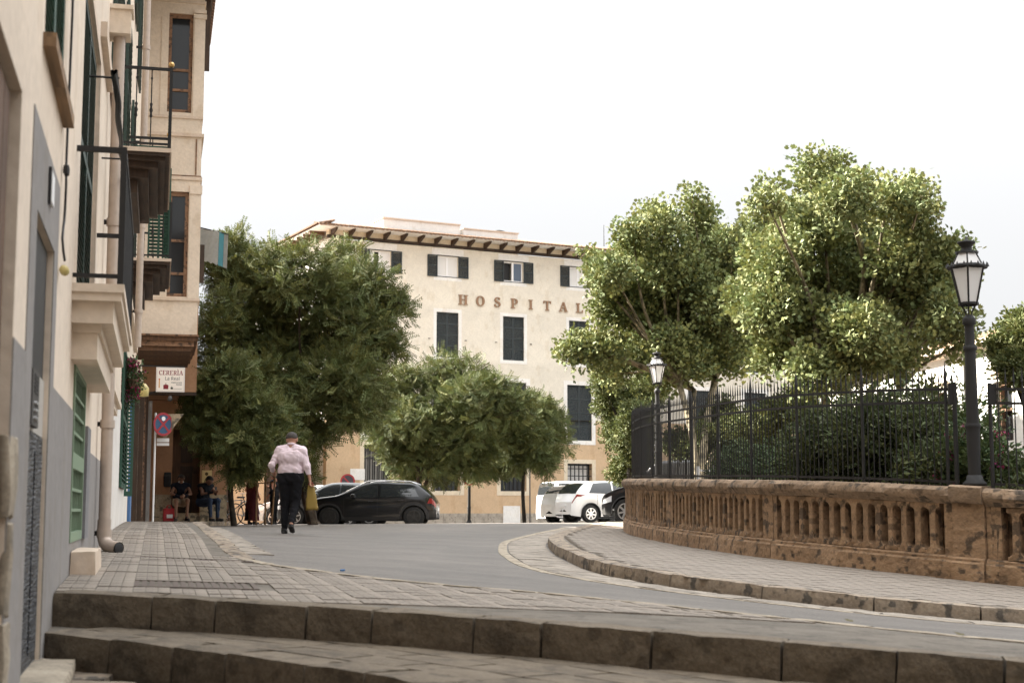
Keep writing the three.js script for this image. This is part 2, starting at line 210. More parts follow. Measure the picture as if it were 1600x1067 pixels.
// ---------------------------------------------------------------- left pavement with striped tiles, steps, kerbs
{
  const g = new THREE.Group(); g.name = 'pavement'; struct(g);
  const wl = []; for (let s = 8.2; s <= 41.6; s += 0.8) wl.push(fromS(s, WALL - 0.05));
  const e1 = E1.map((q) => [q.x, -q.z]), slope = (e1[6][1] - e1[5][1]) / (e1[6][0] - e1[5][0]); e1.push([5, e1[6][1] + slope * (5 - e1[6][0])]);
  const poly = [...e1, ...roadEdge.filter((q) => q[0] < 5.0), ...wl.slice().reverse()];
  const inside = (x, d) => inPoly(x, d, poly);
  mesh('paving_bed', uvm(cellSheet((x, d) => inside(x, d) && d > edge1(x) + 0.12, (x, d) => paveY(x, d) - 0.007, -12, 5.4, 6, 42, 0.12)), M.joint, g);
  const bars = [-1, 0, 1].map((k) => bx(k * 0.0663 - 0.0315, k * 0.0663 + 0.0315, -0.03, 0, -0.0993, 0.0993)), tileG = merge(bars), list = [];
  for (let s = 8; s < 41.3; s += 0.2) for (let p = WALL + 0.11; p < 7; p += 0.2) {
    const [x, d] = fromS(s, p); if (!inside(x, d) || d < edge1(x) + 0.24 || distLine(x, d, roadEdge) < 0.17) continue;
    if ((s > 8.75 && s < 9.35 && p > -0.17 && p < 0.62) || (s > 12.4 && s < 12.75 && p > -0.17 && p < 0.82)) continue;
    list.push([s, p, x, d]);
  }
  list.sort((a, b) => a[3] - b[3]);
  const rest = [[], [], []];
  list.forEach(([s, p, x, d], i) => {
    const m = Math.floor(hash(Math.round(s * 5), Math.round(p * 5) + 77) * 3), q = tiltAt(paveY, x, d, TH), y = paveY(x, d) + (hash(Math.round(s * 5) + 9, Math.round(p * 5)) - 0.5) * 0.006;
    if (i < 300) { const o = mesh('paving_tile', tileG, M.tile[m], g); o.position.set(x, y, -d); o.quaternion.copy(q); }
    else { const c = tileG.clone(); c.applyQuaternion(q); c.translate(x, y, -d); rest[m].push(c); }
  });
  rest.forEach((r, m) => { if (r.length) mesh('farther_paving_tiles', mergeGeometries(r), M.tile[m], g).userData.kind = 'stuff'; });
  stonesAlong('edging_stone', g, roadEdge.filter((q) => q[0] > -2.4), (x, d) => hUp(x, d), { len: 0.6, w: 0.13, h: 0.1, off: -0.02, top: 0.002, mat: M.edging, amp: 0.004, rad: 0.01 });
  stonesAlong('kerb_stone', g, roadEdge.filter((q) => q[0] <= -2.4), paveY, { len: 0.7, w: 0.2, h: 0.2, off: -0.03, top: 0.003, mat: M.kerb, rad: 0.025, amp: 0.01 });
  // stone channel beside the kerb
  const ch = roadEdge.filter((q) => q[0] < -2.9 && q[1] < 31);
  stonesAlong('channel_stone', g, offsetLine(ch, -0.33), roadY, { len: 0.55, w: 0.38, h: 0.08, top: 0.012, mat: M.gutter, amp: 0.008, rad: 0.012 });
}
for (const [s0, p0, w, l, label] of [[9.05, 0.22, 0.76, 0.56, 'wide rusty iron grate in pavement just above the steps'], [12.57, 0.32, 0.96, 0.3, 'narrow iron drain grate across pavement beside the drainpipe']]) {
  const [x, d] = fromS(s0, p0), t = thing('drain_grate', label, 'grate', [x, paveY(x, d) - 0.004, -d], 0); t.quaternion.copy(tiltAt(paveY, x, d, TH));
  obj('frame', [bx(-w / 2, w / 2, -0.03, 0.004, l / 2 - 0.03, l / 2), bx(-w / 2, w / 2, -0.03, 0.004, -l / 2, -l / 2 + 0.03), bx(-w / 2, -w / 2 + 0.03, -0.03, 0.004, -l / 2 + 0.03, l / 2 - 0.03), bx(w / 2 - 0.03, w / 2, -0.03, 0.004, -l / 2 + 0.03, l / 2 - 0.03)], M.grate, t);
  obj('pit', bx(-w / 2 + 0.03, w / 2 - 0.03, -0.06, -0.028, -l / 2 + 0.03, l / 2 - 0.03), M.black, t);
  for (let x = -w / 2 + 0.06; x < w / 2 - 0.04; x += 0.045) obj('grate_bar', bx(x - 0.014, x + 0.014, -0.026, 0.001, -l / 2 + 0.03, l / 2 - 0.03), M.grate, t);
}
{ // two steps of worn stone blocks
  const t = thing('stone_steps', 'worn grey stone steps leading up to the tiled pavement', 'steps', [0, 0, 0]);
  const L1 = []; for (let x = -2.42; x <= 5; x += 0.1) L1.push([x, edge1(x)]);
  const L2 = []; for (let x = -2.36; x <= 2.6; x += 0.1) L2.push([x, edge2(x)]);
  const y2 = (x, d) => hUp(x, Math.max(d, edge1(x))) - RISE, y3 = (x, d) => y2(x, d) - RISE;
  stonesAlong('step_block', t, L1, (x, d) => hUp(x, d), { len: 0.46, w: 0.26, h: 0.21, off: 0.13, top: 0.004, mat: M.step, amp: 0.005, rad: 0.012, gap: 0.005, jitter: 0.3, seg: [8, 4, 5] });
  stonesAlong('step_block', t, L2, y2, { len: 0.44, w: 0.3, h: 0.21, off: 0.15, top: 0.004, mat: M.step, amp: 0.006, rad: 0.013, gap: 0.005, jitter: 0.3, seg: [8, 4, 5] });
  mesh('tread_bed', uvm(ribbon(L1.filter((q) => q[0] < 2.6).map((q) => [q[0], q[1] + 0.1]), L1.filter((q) => q[0] < 2.6).map((q) => [q[0], edge2(q[0]) + 0.2]), (x, d) => y2(x, d) - 0.012, 6)), M.joint, t);
  for (let k = 0; k < 9; k++) { const row = offsetLine(L2, 0.435 + k * 0.262).filter((q) => q[1] < edge1(q[0]) + 0.12 && q[0] > -2.45 && q[0] < 2.6); if (row.length > 6) stonesAlong('tread_stone', t, row, y2, { len: 0.5, w: 0.255, h: 0.1, top: 0.002, mat: M.step, amp: 0.002, rad: 0.008, gap: 0.006, jitter: 0.35 }); }
  const lp = new THREE.Group(); lp.name = 'lower_pavement'; struct(lp);
  for (let x = -2.5; x < 2; x += 0.42) for (let d = 4.4; d < edge2(x) + 0.1; d += 0.3) { const k = Math.floor(d * 10), o = mesh('paving_stone', uvm(stoneBlock(0.4, 0.12, 0.285, x * 5 + k, 0.008, 0.02)), k % 3 ? M.kerb : M.step, lp); const xx = x + (k % 2) * 0.15; o.position.set(xx, y3(xx, d) - 0.12, -d); o.rotation.y = -0.1; }
}
// ---------------------------------------------------------------- right pavement
{
  const g = new THREE.Group(); g.name = 'pavement'; struct(g);
  const poly = [...kerbLine, ...wallLine.slice().reverse()], inside = (x, d) => inPoly(x, d, poly);
  mesh('paving_bed', uvm(cellSheet((x, d) => inside(x, d) && distLine(x, d, kerbLine) > 0.1, (x, d) => rightY(x, d) - 0.006, 0.3, 12, 13, 40, 0.14)), M.joint, g);
  const tileG = uvm(bx(-0.0965, 0.0965, -0.03, 0, -0.0965, 0.0965)), rest = [[], [], []], list = [];
  for (let a = 0; a < 40; a += 0.2) for (let b = -30; b < 30; b += 0.2) { const x = (a - b) * 0.7071 - 12, d = (a + b) * 0.7071 + 10; if (x < 0.3 || x > 12 || d < 13 || d > 40 || !inside(x, d) || distLine(x, d, kerbLine) < 0.32 || distLine(x, d, wallLine) < 0.08) continue; list.push([x, d]); }
  list.sort((p, q) => p[1] - q[1]);
  list.forEach(([x, d], i) => { const m = Math.floor(R() * 3), q = tiltAt(rightY, x, d, Math.PI / 4), y = rightY(x, d) + rr(-0.002, 0.002); if (i < 300) { const o = mesh('paving_tile', tileG, M.tile[m], g); o.position.set(x, y, -d); o.quaternion.copy(q); } else { const c = tileG.clone(); c.applyQuaternion(q); c.translate(x, y, -d); rest[m].push(c); } });
  rest.forEach((r, m) => { if (r.length) mesh('farther_paving_tiles', mergeGeometries(r), M.tile[m], g).userData.kind = 'stuff'; });
  stonesAlong('kerb_stone', g, kerbLine, rightY, { len: 0.95, w: 0.26, h: 0.24, off: -0.12, top: 0.004, mat: M.kerb, amp: 0.007, rad: 0.022, gap: 0.007, seg: [8, 4, 4] });
  const gl = kerbLine.filter((q) => q[0] < 6 && q[1] < 36);
  stonesAlong('gutter_slab', g, offsetLine(gl, 0.34), roadY, { len: 0.6, w: 0.6, h: 0.06, top: 0.010, mat: M.gutter, amp: 0.006, rad: 0.01 });
  stonesAlong('gutter_edging', g, offsetLine(gl, 0.72), roadY, { len: 0.9, w: 0.13, h: 0.06, top: 0.008, mat: M.edging, amp: 0.003, rad: 0.008 });
}
// ---------------------------------------------------------------- left street: houses along the facade line (s = along the street, p = out from the camera line)
const sb = (p0, p1, y0, y1, s0, s1) => bx(p0, p1, y0, y1, -s1, -s0);
function sThing(name, label, cat, s0, p0, y0, group) { const [x, d] = fromS(s0, p0), t = thing(name, label, cat, [x, y0, -d], TH, group); t.userData.base = [p0, y0, s0]; return t; }
const baseOf = new Map();
function sPart(name, list, m, t, root = t) { const b = baseOf.get(root), g = merge(list).clone(); g.translate(-b[0], -b[1], b[2]); return mesh(name, g, m, t); }
function street(name, label, cat, s0, p0, y0, group) { const t = sThing(name, label, cat, s0, p0, y0, group); baseOf.set(t, t.userData.base); delete t.userData.base; return t; }
const facade = (s0, s1, y0, y1, holes, t, p = WALL) => wallShape(s0, s1, y0, y1, holes, t).rotateY(Math.PI / 2).translate(p, 0, 0);
function louvre(t, s0, s1, y0, y1, p, m, step = 0.055, leaves = 2, parts = true, name = 'shutter_leaf') {   // louvred shutter leaves lying in the facade plane
  const w = (s1 - s0) / leaves, slats = uvm(new THREE.BoxGeometry(0.007, step * 1.05, w - 0.1).rotateZ(0.6)), b = baseOf.get(t);
  for (let i = 0; i < leaves; i++) {
    const a = s0 + i * w + 0.004, c = a + w - 0.008, ym = (y0 + y1) / 2;
    const leaf = sPart(name, [sb(p - 0.035, p, y0, y1, a, a + 0.045), sb(p - 0.035, p, y0, y1, c - 0.045, c), sb(p - 0.034, p - 0.001, y0, y0 + 0.06, a + 0.045, c - 0.045), sb(p - 0.034, p - 0.001, y1 - 0.06, y1, a + 0.045, c - 0.045), sb(p - 0.034, p - 0.001, ym - 0.03, ym + 0.03, a + 0.045, c - 0.045)], m, t), all = [];
    for (let y = y0 + 0.08; y < y1 - 0.07; y += step) { if (Math.abs(y - ym) < 0.05) continue; if (parts) { const o = mesh('slat', slats, m, leaf); o.position.set(p - 0.018 - b[0], y - b[1], -(a + c) / 2 + b[2]); } else all.push(slats.clone().translate(p - 0.018, y, -(a + c) / 2)); }
    if (!parts) sPart('slats', all, m, leaf, t);
  }
}
function balcony(name, label, s0, s1, proj, y, railH, o = {}) {
  const p1 = WALL + proj, t = street(name, label, 'balcony', s0, WALL, y, o.group), slabM = o.slabM ?? M.cream, under = o.under ?? M.cream;
  sPart('slab', sb(WALL, p1, y - 0.05, y, s0, s1), slabM, t);
  const lay = o.layers ?? [[0.02, 0.045], [0.07, 0.07], [0.10, 0.10], [0.16, 0.08]]; let yy = y - 0.05;
  for (const [i, h] of lay) { sPart('moulding', sb(WALL, p1 - i, yy - h, yy, s0 + i, s1 - i), under, t); yy -= h; }
  const R1 = 0.011, top = y + railH, e = 0.025, rail = (a, b, c, d, y0, r) => sb(a - r, b + r, y0 - r, y0 + r, c - r, d + r);
  sPart('handrail', [rail(WALL, p1 - e, s0 + e, s0 + e, top, 0.016), rail(WALL, p1 - e, s1 - e, s1 - e, top, 0.016), rail(p1 - e, p1 - e, s0 + e + 0.017, s1 - e - 0.017, top, 0.016)], M.iron, t);
  sPart('bottom_rail', [rail(WALL, p1 - e, s0 + e, s0 + e, y + 0.05, 0.012), rail(WALL, p1 - e, s1 - e, s1 - e, y + 0.05, 0.012), rail(p1 - e, p1 - e, s0 + e + 0.013, s1 - e - 0.013, y + 0.05, 0.012)], M.iron, t);
  const prof = o.fancy ? [[0.008, 0], [0.008, 0.36], [0.02, 0.38], [0.012, 0.42], [0.024, 0.46], [0.012, 0.5], [0.02, 0.54], [0.008, 0.56], [0.008, 0.86], [0.016, 0.88], [0.008, 0.9], [0.008, 1]].map(([r, h]) => [r, h * railH]) : [[R1, 0], [R1, railH]], bg = uvm(lathe(prof, 6)), b = baseOf.get(t);
  const put = (p, s) => { const q = mesh('baluster', bg, M.iron, t); q.position.set(p - b[0], y - b[1] + 0.03, -s + b[2]); q.scale.y = (railH - 0.04) / railH; };
  for (let s = s0 + e + 0.1; s < s1 - e - 0.05; s += o.pitch ?? 0.11) put(p1 - e, s);
  for (const s of [s0 + e, s1 - e]) for (let p = WALL + (o.sidePitch ?? 0.14); p < p1 - e - 0.05; p += o.sidePitch ?? 0.14) put(p, s);
  for (const s of [s0 + e, s1 - e]) { sPart('post', sb(p1 - e - 0.018, p1 - e + 0.018, y, top + 0.02, s - 0.018, s + 0.018), M.iron, t); if (o.ball) sPart('finial', new THREE.SphereGeometry(0.035, 12, 8).translate(p1 - e, top + 0.06, -s), M.brass, t); }
  return t;
}
{ // near house
  const t = street('terraced_house', 'cream plastered house with grey painted doorway beside the stone steps', 'house', 6, WALL, 0.2);
  const H = 15;
  sPart('wall', facade(-8, 17.5, -0.4, H, [[3.4, 5.55, 0.1, 2.53], [6.35, 7.42, 0.26, 2.25], [6.43, 7.66, 3.02, 4.75], [9.43, 11.2, 2.38, 4.32], [9.5, 10.95, 0.8, 1.93], [14.7, 16.7, 0.62, 2.0], [13.9, 16.4, 4.9, 6.6], [2, 4.4, 3.0, 4.75], [9.6, 11.4, 5.6, 7.4]], 0.35), M.cream, t);
  sPart('house_body', sb(-9.5, WALL - 0.36, -0.4, H - 0.05, -8, 17.5), M.pinkCream, t);
  sPart('eaves', sb(-9.5, WALL + 0.5, H, H + 0.12, -8, 17.5), M.woodDark, t);
  sPart('roof', sb(-9.5, WALL + 0.45, H + 0.12, H + 0.4, -8, 17.5), M.rooftile, t);
  for (const q of [sb(WALL, WALL + 0.005, 0.15, 1.62, 5.55, 6.05), sb(WALL, WALL + 0.005, 0.15, 2.62, 6.051, 6.349), sb(WALL, WALL + 0.005, 2.251, 2.62, 6.35, 7.42), sb(WALL, WALL + 0.005, 0.15, 2.62, 7.421, 7.66), sb(WALL, WALL + 0.005, 0.3, 1.61, 7.661, 9.499), sb(WALL, WALL + 0.005, 0.4, 0.799, 9.5, 10.95), sb(WALL, WALL + 0.005, 0.4, 1.45, 10.951, 14.6)]) sPart('painted_dado', q, M.greyDado, t);
  for (const q of [stoneBlock(0.06, 0.4, 0.2, 3, 0.012, 0.03).translate(WALL - 0.01, 0.2, -5.63), stoneBlock(0.06, 0.34, 0.15, 5, 0.012, 0.03).translate(WALL - 0.01, 0.62, -5.62), stoneBlock(0.06, 0.3, 0.2, 8, 0.012, 0.03).translate(WALL - 0.01, 0.97, -5.63)]) sPart('corner_stone', q, M.edging, t);
  const gate = sPart('wooden_gate', sb(WALL - 0.1, WALL - 0.05, 0.1, 2.53, 3.4, 5.55), M.woodDark, t);
  for (let s = 3.5; s < 5.5; s += 0.2) sPart('plank', sb(WALL - 0.05, WALL - 0.035, 0.1, 2.5, s, s + 0.185), M.wood, gate, t);
  // entrance
  const door = sPart('entrance_door', sb(WALL - 0.06, WALL - 0.02, 0.26, 1.34, 6.35, 7.42), M.navyDoor, t);
  for (const [a, b] of [[6.44, 6.85], [6.92, 7.33]]) sPart('door_panel', sb(WALL - 0.02, WALL - 0.012, 0.36, 1.26, a, b), M.navyDoor, door, t);
  sPart('transom', sb(WALL - 0.06, WALL - 0.03, 1.62, 2.25, 6.35, 7.42), M.black, t);
  sPart('jamb_lining', sb(WALL - 0.06, WALL - 0.022, 1.345, 1.615, 6.351, 7.419), std(lin(0.42, 0.40, 0.37), 0.5), t);
  const ic = sPart('intercom', sb(WALL - 0.022, WALL + 0.0, 1.36, 1.6, 6.5, 6.85), M.ironGrey, t);
  for (let k = 0; k < 3; k++) for (const q of [6.6, 6.68]) sPart('button', new THREE.CylinderGeometry(0.011, 0.011, 0.012, 8).rotateZ(Math.PI / 2).translate(WALL + 0.006, 1.39 + k * 0.032, -q), M.steel, ic, t);
  for (let k = 0; k < 5; k++) sPart('speaker_slot', sb(WALL, WALL + 0.003, 1.5 + k * 0.018, 1.51 + k * 0.018, 6.58, 6.78), M.black, ic, t);
  sPart('doorstep', stoneBlock(0.35, 0.09, 1.2, 2, 0.006, 0.03).translate(WALL + 0.0, 0.21, -6.9), M.edging, t);
  // shuttered windows
  louvre(t, 6.43, 7.66, 3.02, 4.75, WALL - 0.004, M.green, 0.05);
  sPart('window_sill', sb(WALL, WALL + 0.055, 2.96, 3.02, 6.36, 7.76), M.woodPale, t);
  louvre(t, 9.43, 11.2, 2.38, 4.32, WALL - 0.004, M.darkGreen, 0.05);
  for (const q of [sb(WALL, WALL + 0.03, 2.36, 4.42, 11.21, 11.36), sb(WALL, WALL + 0.03, 4.33, 4.42, 9.3, 11.2)]) sPart('door_surround', q, M.pinkCream, t);
  louvre(t, 13.9, 16.4, 4.9, 6.6, WALL + 0.04, M.darkGreen, 0.06, 2, false);
  sPart('window_sill', sb(WALL, WALL + 0.06, 4.83, 4.9, 13.8, 16.5), M.wood, t);
  louvre(t, 9.6, 11.4, 5.6, 7.4, WALL - 0.03, M.darkGreen, 0.06, 2, false); louvre(t, 2, 4.4, 3.0, 4.75, WALL - 0.03, M.green, 0.06, 2, false);
  sPart('upper_moulding', sb(WALL, WALL + 0.05, 4.68, 4.8, 11.6, 13.2), M.pinkCream, t);
  // barred ground-floor window
  sPart('window_glass', sb(WALL - 0.07, WALL - 0.055, 0.8, 1.93, 9.5, 10.95), M.glassDark, t);
  const wf = sPart('window_frame', [sb(WALL - 0.05, WALL + 0.012, 0.8, 1.93, 9.5, 9.56), sb(WALL - 0.05, WALL + 0.012, 0.8, 1.93, 10.89, 10.95), sb(WALL - 0.05, WALL + 0.012, 1.87, 1.93, 9.56, 10.89), sb(WALL - 0.05, WALL + 0.012, 0.8, 0.86, 9.56, 10.89), sb(WALL - 0.05, WALL + 0.012, 1.26, 1.36, 9.56, 10.89)], M.greenPale, t);
  for (let s = 9.75; s < 10.85; s += 0.19) sPart('window_bar', sb(WALL - 0.035, WALL - 0.012, 0.86, 1.87, s, s + 0.022), M.greenPale, wf, t);
  for (const y of [0.99, 1.12, 1.48, 1.6, 1.72]) sPart('window_bar', sb(WALL - 0.0115, WALL + 0.004, y, y + 0.02, 9.56, 10.89), M.greenPale, wf, t);
  sPart('open_leaf', sb(WALL + 0.003, WALL + 0.03, 0.8, 1.6, 11.0, 11.5), M.greyDark, t);
  const cd = sPart('closed_door', sb(WALL - 0.06, WALL - 0.03, 0.62, 2.0, 14.7, 16.7), M.pinkCream, t);
  for (const a of [14.85, 15.8]) sPart('door_panel', sb(WALL - 0.03, WALL - 0.018, 0.75, 1.9, a, a + 0.75), M.pinkCream, cd, t);
  for (const q of [sb(WALL, WALL + 0.07, 2.05, 2.13, 14.3, 17.1), sb(WALL, WALL + 0.11, 2.13, 2.19, 14.2, 17.2)]) sPart('lintel_moulding', q, M.cream, t);
}
{
  const t = street('wall_step', 'small whitewashed block under the barred window', 'step', 10, WALL, 0.5);
  sPart('block', stoneBlock(0.16, 0.26, 0.95, 4, 0.006, 0.015).translate(WALL + 0.085, 0.49, -10.1), M.pinkCream, t);
}
{ // cable, bracket, plate on the wall
  const t = street('wall_cable', 'thin black cable hanging down cream wall to ceramic insulator', 'cable', 7.8, WALL, 2.2);
  sPart('wire', tube([V3(WALL + 0.02, 4.9, -7.72), V3(WALL + 0.025, 3.6, -7.78), V3(WALL + 0.02, 3.35, -7.84), V3(WALL + 0.02, 2.75, -7.8), V3(WALL + 0.025, 2.68, -7.76), V3(WALL + 0.02, 2.5, -7.8), V3(WALL + 0.02, 2.36, -7.7), V3(WALL + 0.03, 2.27, -7.78)], 0.007, 40, 5), M.black, t);
  sPart('joint_box', stoneBlock(0.03, 0.05, 0.06, 1, 0.006, 0.01).translate(WALL + 0.02, 2.72, -7.78), M.black, t);
  sPart('insulator', lathe([[0.0, 0], [0.024, 0], [0.024, 0.02], [0.014, 0.025], [0.014, 0.045], [0.024, 0.05], [0.024, 0.07], [0, 0.07]], 10).rotateX(Math.PI / 2).translate(WALL + 0.03, 2.22, -7.82), M.ceramic, t);
  const n = street('wall_plate', 'small white plate with black edge above grey doorway', 'plate', 6.95, WALL, 2.4);
  sPart('plate', sb(WALL + 0.006, WALL + 0.02, 2.4, 2.54, 6.9, 7.06), M.paintWhite, n);
  sPart('bracket', sb(WALL + 0.006, WALL + 0.018, 2.38, 2.55, 6.86, 6.885), M.black, n);
}
balcony('balcony', 'shallow cream moulded balcony with plain iron bars above barred window', 9.0, 11.95, 0.3, 2.34, 0.82, { sidePitch: 0.4, pitch: 0.075, layers: [[0.015, 0.05], [0.06, 0.13], [0.13, 0.05], [0.15, 0.16]] });
{ const t = street('cable_bundle', 'thick dark bundle of cables strung along facade above shallow balcony', 'cables', 9, -0.34, 3.6); const pts = []; for (let s = 9.8; s < 17; s += 0.6) pts.push(V3(-0.33 + rr(-0.012, 0.012) - 0.004 * (s - 9), 3.92 + rr(-0.03, 0.03) - 0.05 * Math.sin((s - 9) * 0.9), -s)); for (let k = 0; k < 4; k++) sPart('cable', tube(pts.map((q) => q.clone().add(V3(rr(-0.014, 0.014), rr(-0.02, 0.02), 0))), 0.013, 60, 5), M.black, t); for (const s of [10.1, 12.5, 15.6]) sPart('bracket', bar(V3(WALL, 3.92, -s), V3(-0.32, 3.92, -s), 0.008), M.iron, t); }
function drainpipe(label, s, p, y0, y1, r, o = {}) {
  const t = street('drainpipe', label, 'pipe', s, p, y0);
  sPart('pipe', new THREE.CylinderGeometry(r, r, y1 - y0 - 0.12, 16).translate(p, (y0 + y1 + 0.12) / 2, -s), o.mat ?? M.pipe, t);
  for (const y of o.clips ?? []) { sPart('collar', new THREE.CylinderGeometry(r + 0.012, r + 0.012, 0.07, 16).translate(p, y, -s), o.mat ?? M.pipe, t); sPart('clip', sb(WALL, p - r, y - 0.02, y + 0.02, s - 0.01, s + 0.01), M.iron, t); }
  if (o.elbow) { const bend = [V3(p, y0 + 0.3, -s), V3(p, y0 + 0.16, -s), V3(p + 0.02, y0 + 0.09, -s + 0.03), V3(p + 0.08, y0 + 0.06, -s + 0.1), V3(p + 0.13, y0 + 0.05, -s + 0.16)]; sPart('elbow', tube(bend, r * 1.12, 20, 14), o.mat ?? M.pipe, t); sPart('outlet', new THREE.SphereGeometry(r * 0.98, 12, 8).scale(1, 1, 0.2).rotateY(0.7).translate(p + 0.131, y0 + 0.05, -s + 0.162), M.black, t); }
  if (o.hopper) sPart('hopper', [sb(p - 0.1, p + 0.1, y1, y1 + 0.22, s - 0.14, s + 0.14), sb(p - 0.12, p + 0.12, y1 + 0.22, y1 + 0.26, s - 0.16, s + 0.16)], M.cream, t);
  return t;
}
drainpipe('tall pale drainpipe with flared foot below moulded balcony', 13.4, WALL + 0.085, 0.62, 5.25, 0.052, { clips: [0.8, 1.75, 2.72, 3.55], elbow: true, hopper: true });
drainpipe('grey drainpipe running up beside turned iron balcony', 24.4, -0.36, 3.5, 12.4, 0.055, { mat: M.pipe, clips: [4.2, 5.6, 7, 8.6, 10.2] });
{ // second house, whitewashed below
  const t = street('terraced_house', 'house whitewashed below with green shutters and blue painted pilaster', 'house', 17.5, WALL, 0.5);
  const H = 15.2;
  sPart('wall', facade(17.501, 31, 0, H, [[18.2, 19.9, 5.22, 7.3], [21.2, 24.0, 1.32, 3.3], [25.6, 27.2, 5.22, 7.3], [18.2, 19.9, 8.6, 10.4], [22.2, 23.6, 8.6, 10.4], [25.6, 27.2, 8.6, 10.4], [22.2, 23.6, 5.22, 7.1]], 0.3), M.cream, t);
  sPart('house_body', sb(-9.5, WALL - 0.31, 0, H - 0.05, 17.5, 31), M.pinkCream, t);
  sPart('roof', sb(-9.5, WALL + 0.5, H, H + 0.35, 17.5, 31), M.rooftile, t);
  for (const q of [sb(WALL, WALL + 0.006, 0.5, 2.45, 17.52, 21.19), sb(WALL, WALL + 0.006, 0.5, 1.31, 21.2, 24.0), sb(WALL, WALL + 0.006, 0.5, 2.45, 24.01, 27.3)]) sPart('whitewash', q, M.white, t);
  sPart('white_quoin', sb(WALL, WALL + 0.03, 0.5, 3.3, 30.2, 30.9), M.white, t);
  louvre(t, 21.2, 24.0, 1.32, 3.3, WALL + 0.045, M.green, 0.07, 2, false);
  for (const [a, b, c, d] of [[18.2, 19.9, 5.22, 7.3], [25.6, 27.2, 5.22, 7.3], [18.2, 19.9, 8.6, 10.4], [22.2, 23.6, 8.6, 10.4], [25.6, 27.2, 8.6, 10.4], [22.2, 23.6, 5.22, 7.1]]) louvre(t, a, b, c, d, WALL + 0.045, M.darkGreen, 0.08, 2, false);
  const pil = sPart('pilaster', sb(WALL, WALL + 0.05, 0.78, 3.5, 28.2, 29.6), M.blue, t);
  sPart('yellow_band', sb(WALL + 0.05, WALL + 0.056, 2.1, 2.75, 28.2, 29.6), M.yellow, pil, t);
  sPart('stone_foot', stoneBlock(0.2, 0.12, 1.5, 6, 0.01, 0.02).translate(WALL + 0.05, 0.66, -28.9), M.kerb, t);
  sPart('string_course', sb(WALL, WALL + 0.07, 4.2, 4.32, 17.55, 30.95), M.cream, t);
  sPart('wall_lamp', [sb(WALL, -0.3, 3.28, 3.31, 27.6, 27.63), lathe([[0, 0], [0.09, 0.01], [0.1, 0.16], [0.04, 0.24], [0, 0.25]], 8).translate(-0.28, 3.05, -27.6)], M.ceramic, t);
}
{ // open green shutter leaf by flowers
  const t = street('hanging_shutter', 'tall dark green shutter leaf standing open from whitewashed wall', 'shutter', 24.3, WALL, 1.2);
  sPart('leaf_frame', [sb(WALL + 0.01, -0.47, 1.22, 3.45, 24.5, 24.53), sb(-0.42, -0.38, 1.22, 3.45, 24.5, 24.53), sb(-0.47, -0.42, 1.22, 1.3, 24.5, 24.53), sb(-0.47, -0.42, 3.37, 3.45, 24.5, 24.53)], M.green, t);
  for (let y = 1.34; y < 3.36; y += 0.06) sPart('slat', sb(-0.47, -0.42, y, y + 0.04, 24.507, 24.523), M.green, t);
}
balcony('balcony', 'balcony with turned iron balusters and brass ball on post', 17.3, 20.7, 0.585, 5.2, 0.95, { fancy: true, ball: true, pitch: 0.15, sidePitch: 0.17, slabM: M.pinkCream, under: M.woodDark, layers: [[0.02, 0.04], [0.07, 0.05], [0.15, 0.07], [0.26, 0.1], [0.38, 0.16]] });
balcony('balcony', 'farther wooden moulded balcony behind green louvred shutters', 25.1, 28, 0.66, 5.2, 0.95, { fancy: true, pitch: 0.15, sidePitch: 0.17, slabM: M.pinkCream, under: M.woodDark, layers: [[0.02, 0.05], [0.08, 0.06], [0.18, 0.08], [0.3, 0.12], [0.44, 0.2]] });
for (const [s, p0, p1, y0, y1, label, pitch] of [[20.3, -0.38, 0.03, 5.26, 5.95, 'green slatted screen tilted inside turned iron balcony', 0.07], [25.3, -0.26, 0.1, 5.24, 6.3, 'green louvred shutter leaf folded out across farther balcony', 0.06], [25.75, -0.02, 0.11, 5.3, 6.9, 'narrow green louvred shutter leaf beside folded leaf on farther balcony', 0.06]]) {
  const t = street('louvred_screen', label, 'shutter', s, p0, y0), m = (p0 + p1) / 2;
  sPart('frame', [sb(p0, p0 + 0.03, y0, y1, s, s + 0.03), sb(p1 - 0.03, p1, y0, y1, s, s + 0.03), sb(m - 0.02, m + 0.02, y0, y1, s + 0.001, s + 0.029), sb(p0 + 0.03, p1 - 0.03, y1 - 0.05, y1, s + 0.002, s + 0.028)], M.green, t);
  for (let y = y0 + 0.02; y < y1 - 0.06; y += pitch) sPart('slat', new THREE.BoxGeometry(p1 - p0 - 0.06, pitch * 0.75, 0.008).rotateX(0.5).translate(m, y + pitch / 2, -s - 0.015), M.green, t);
}
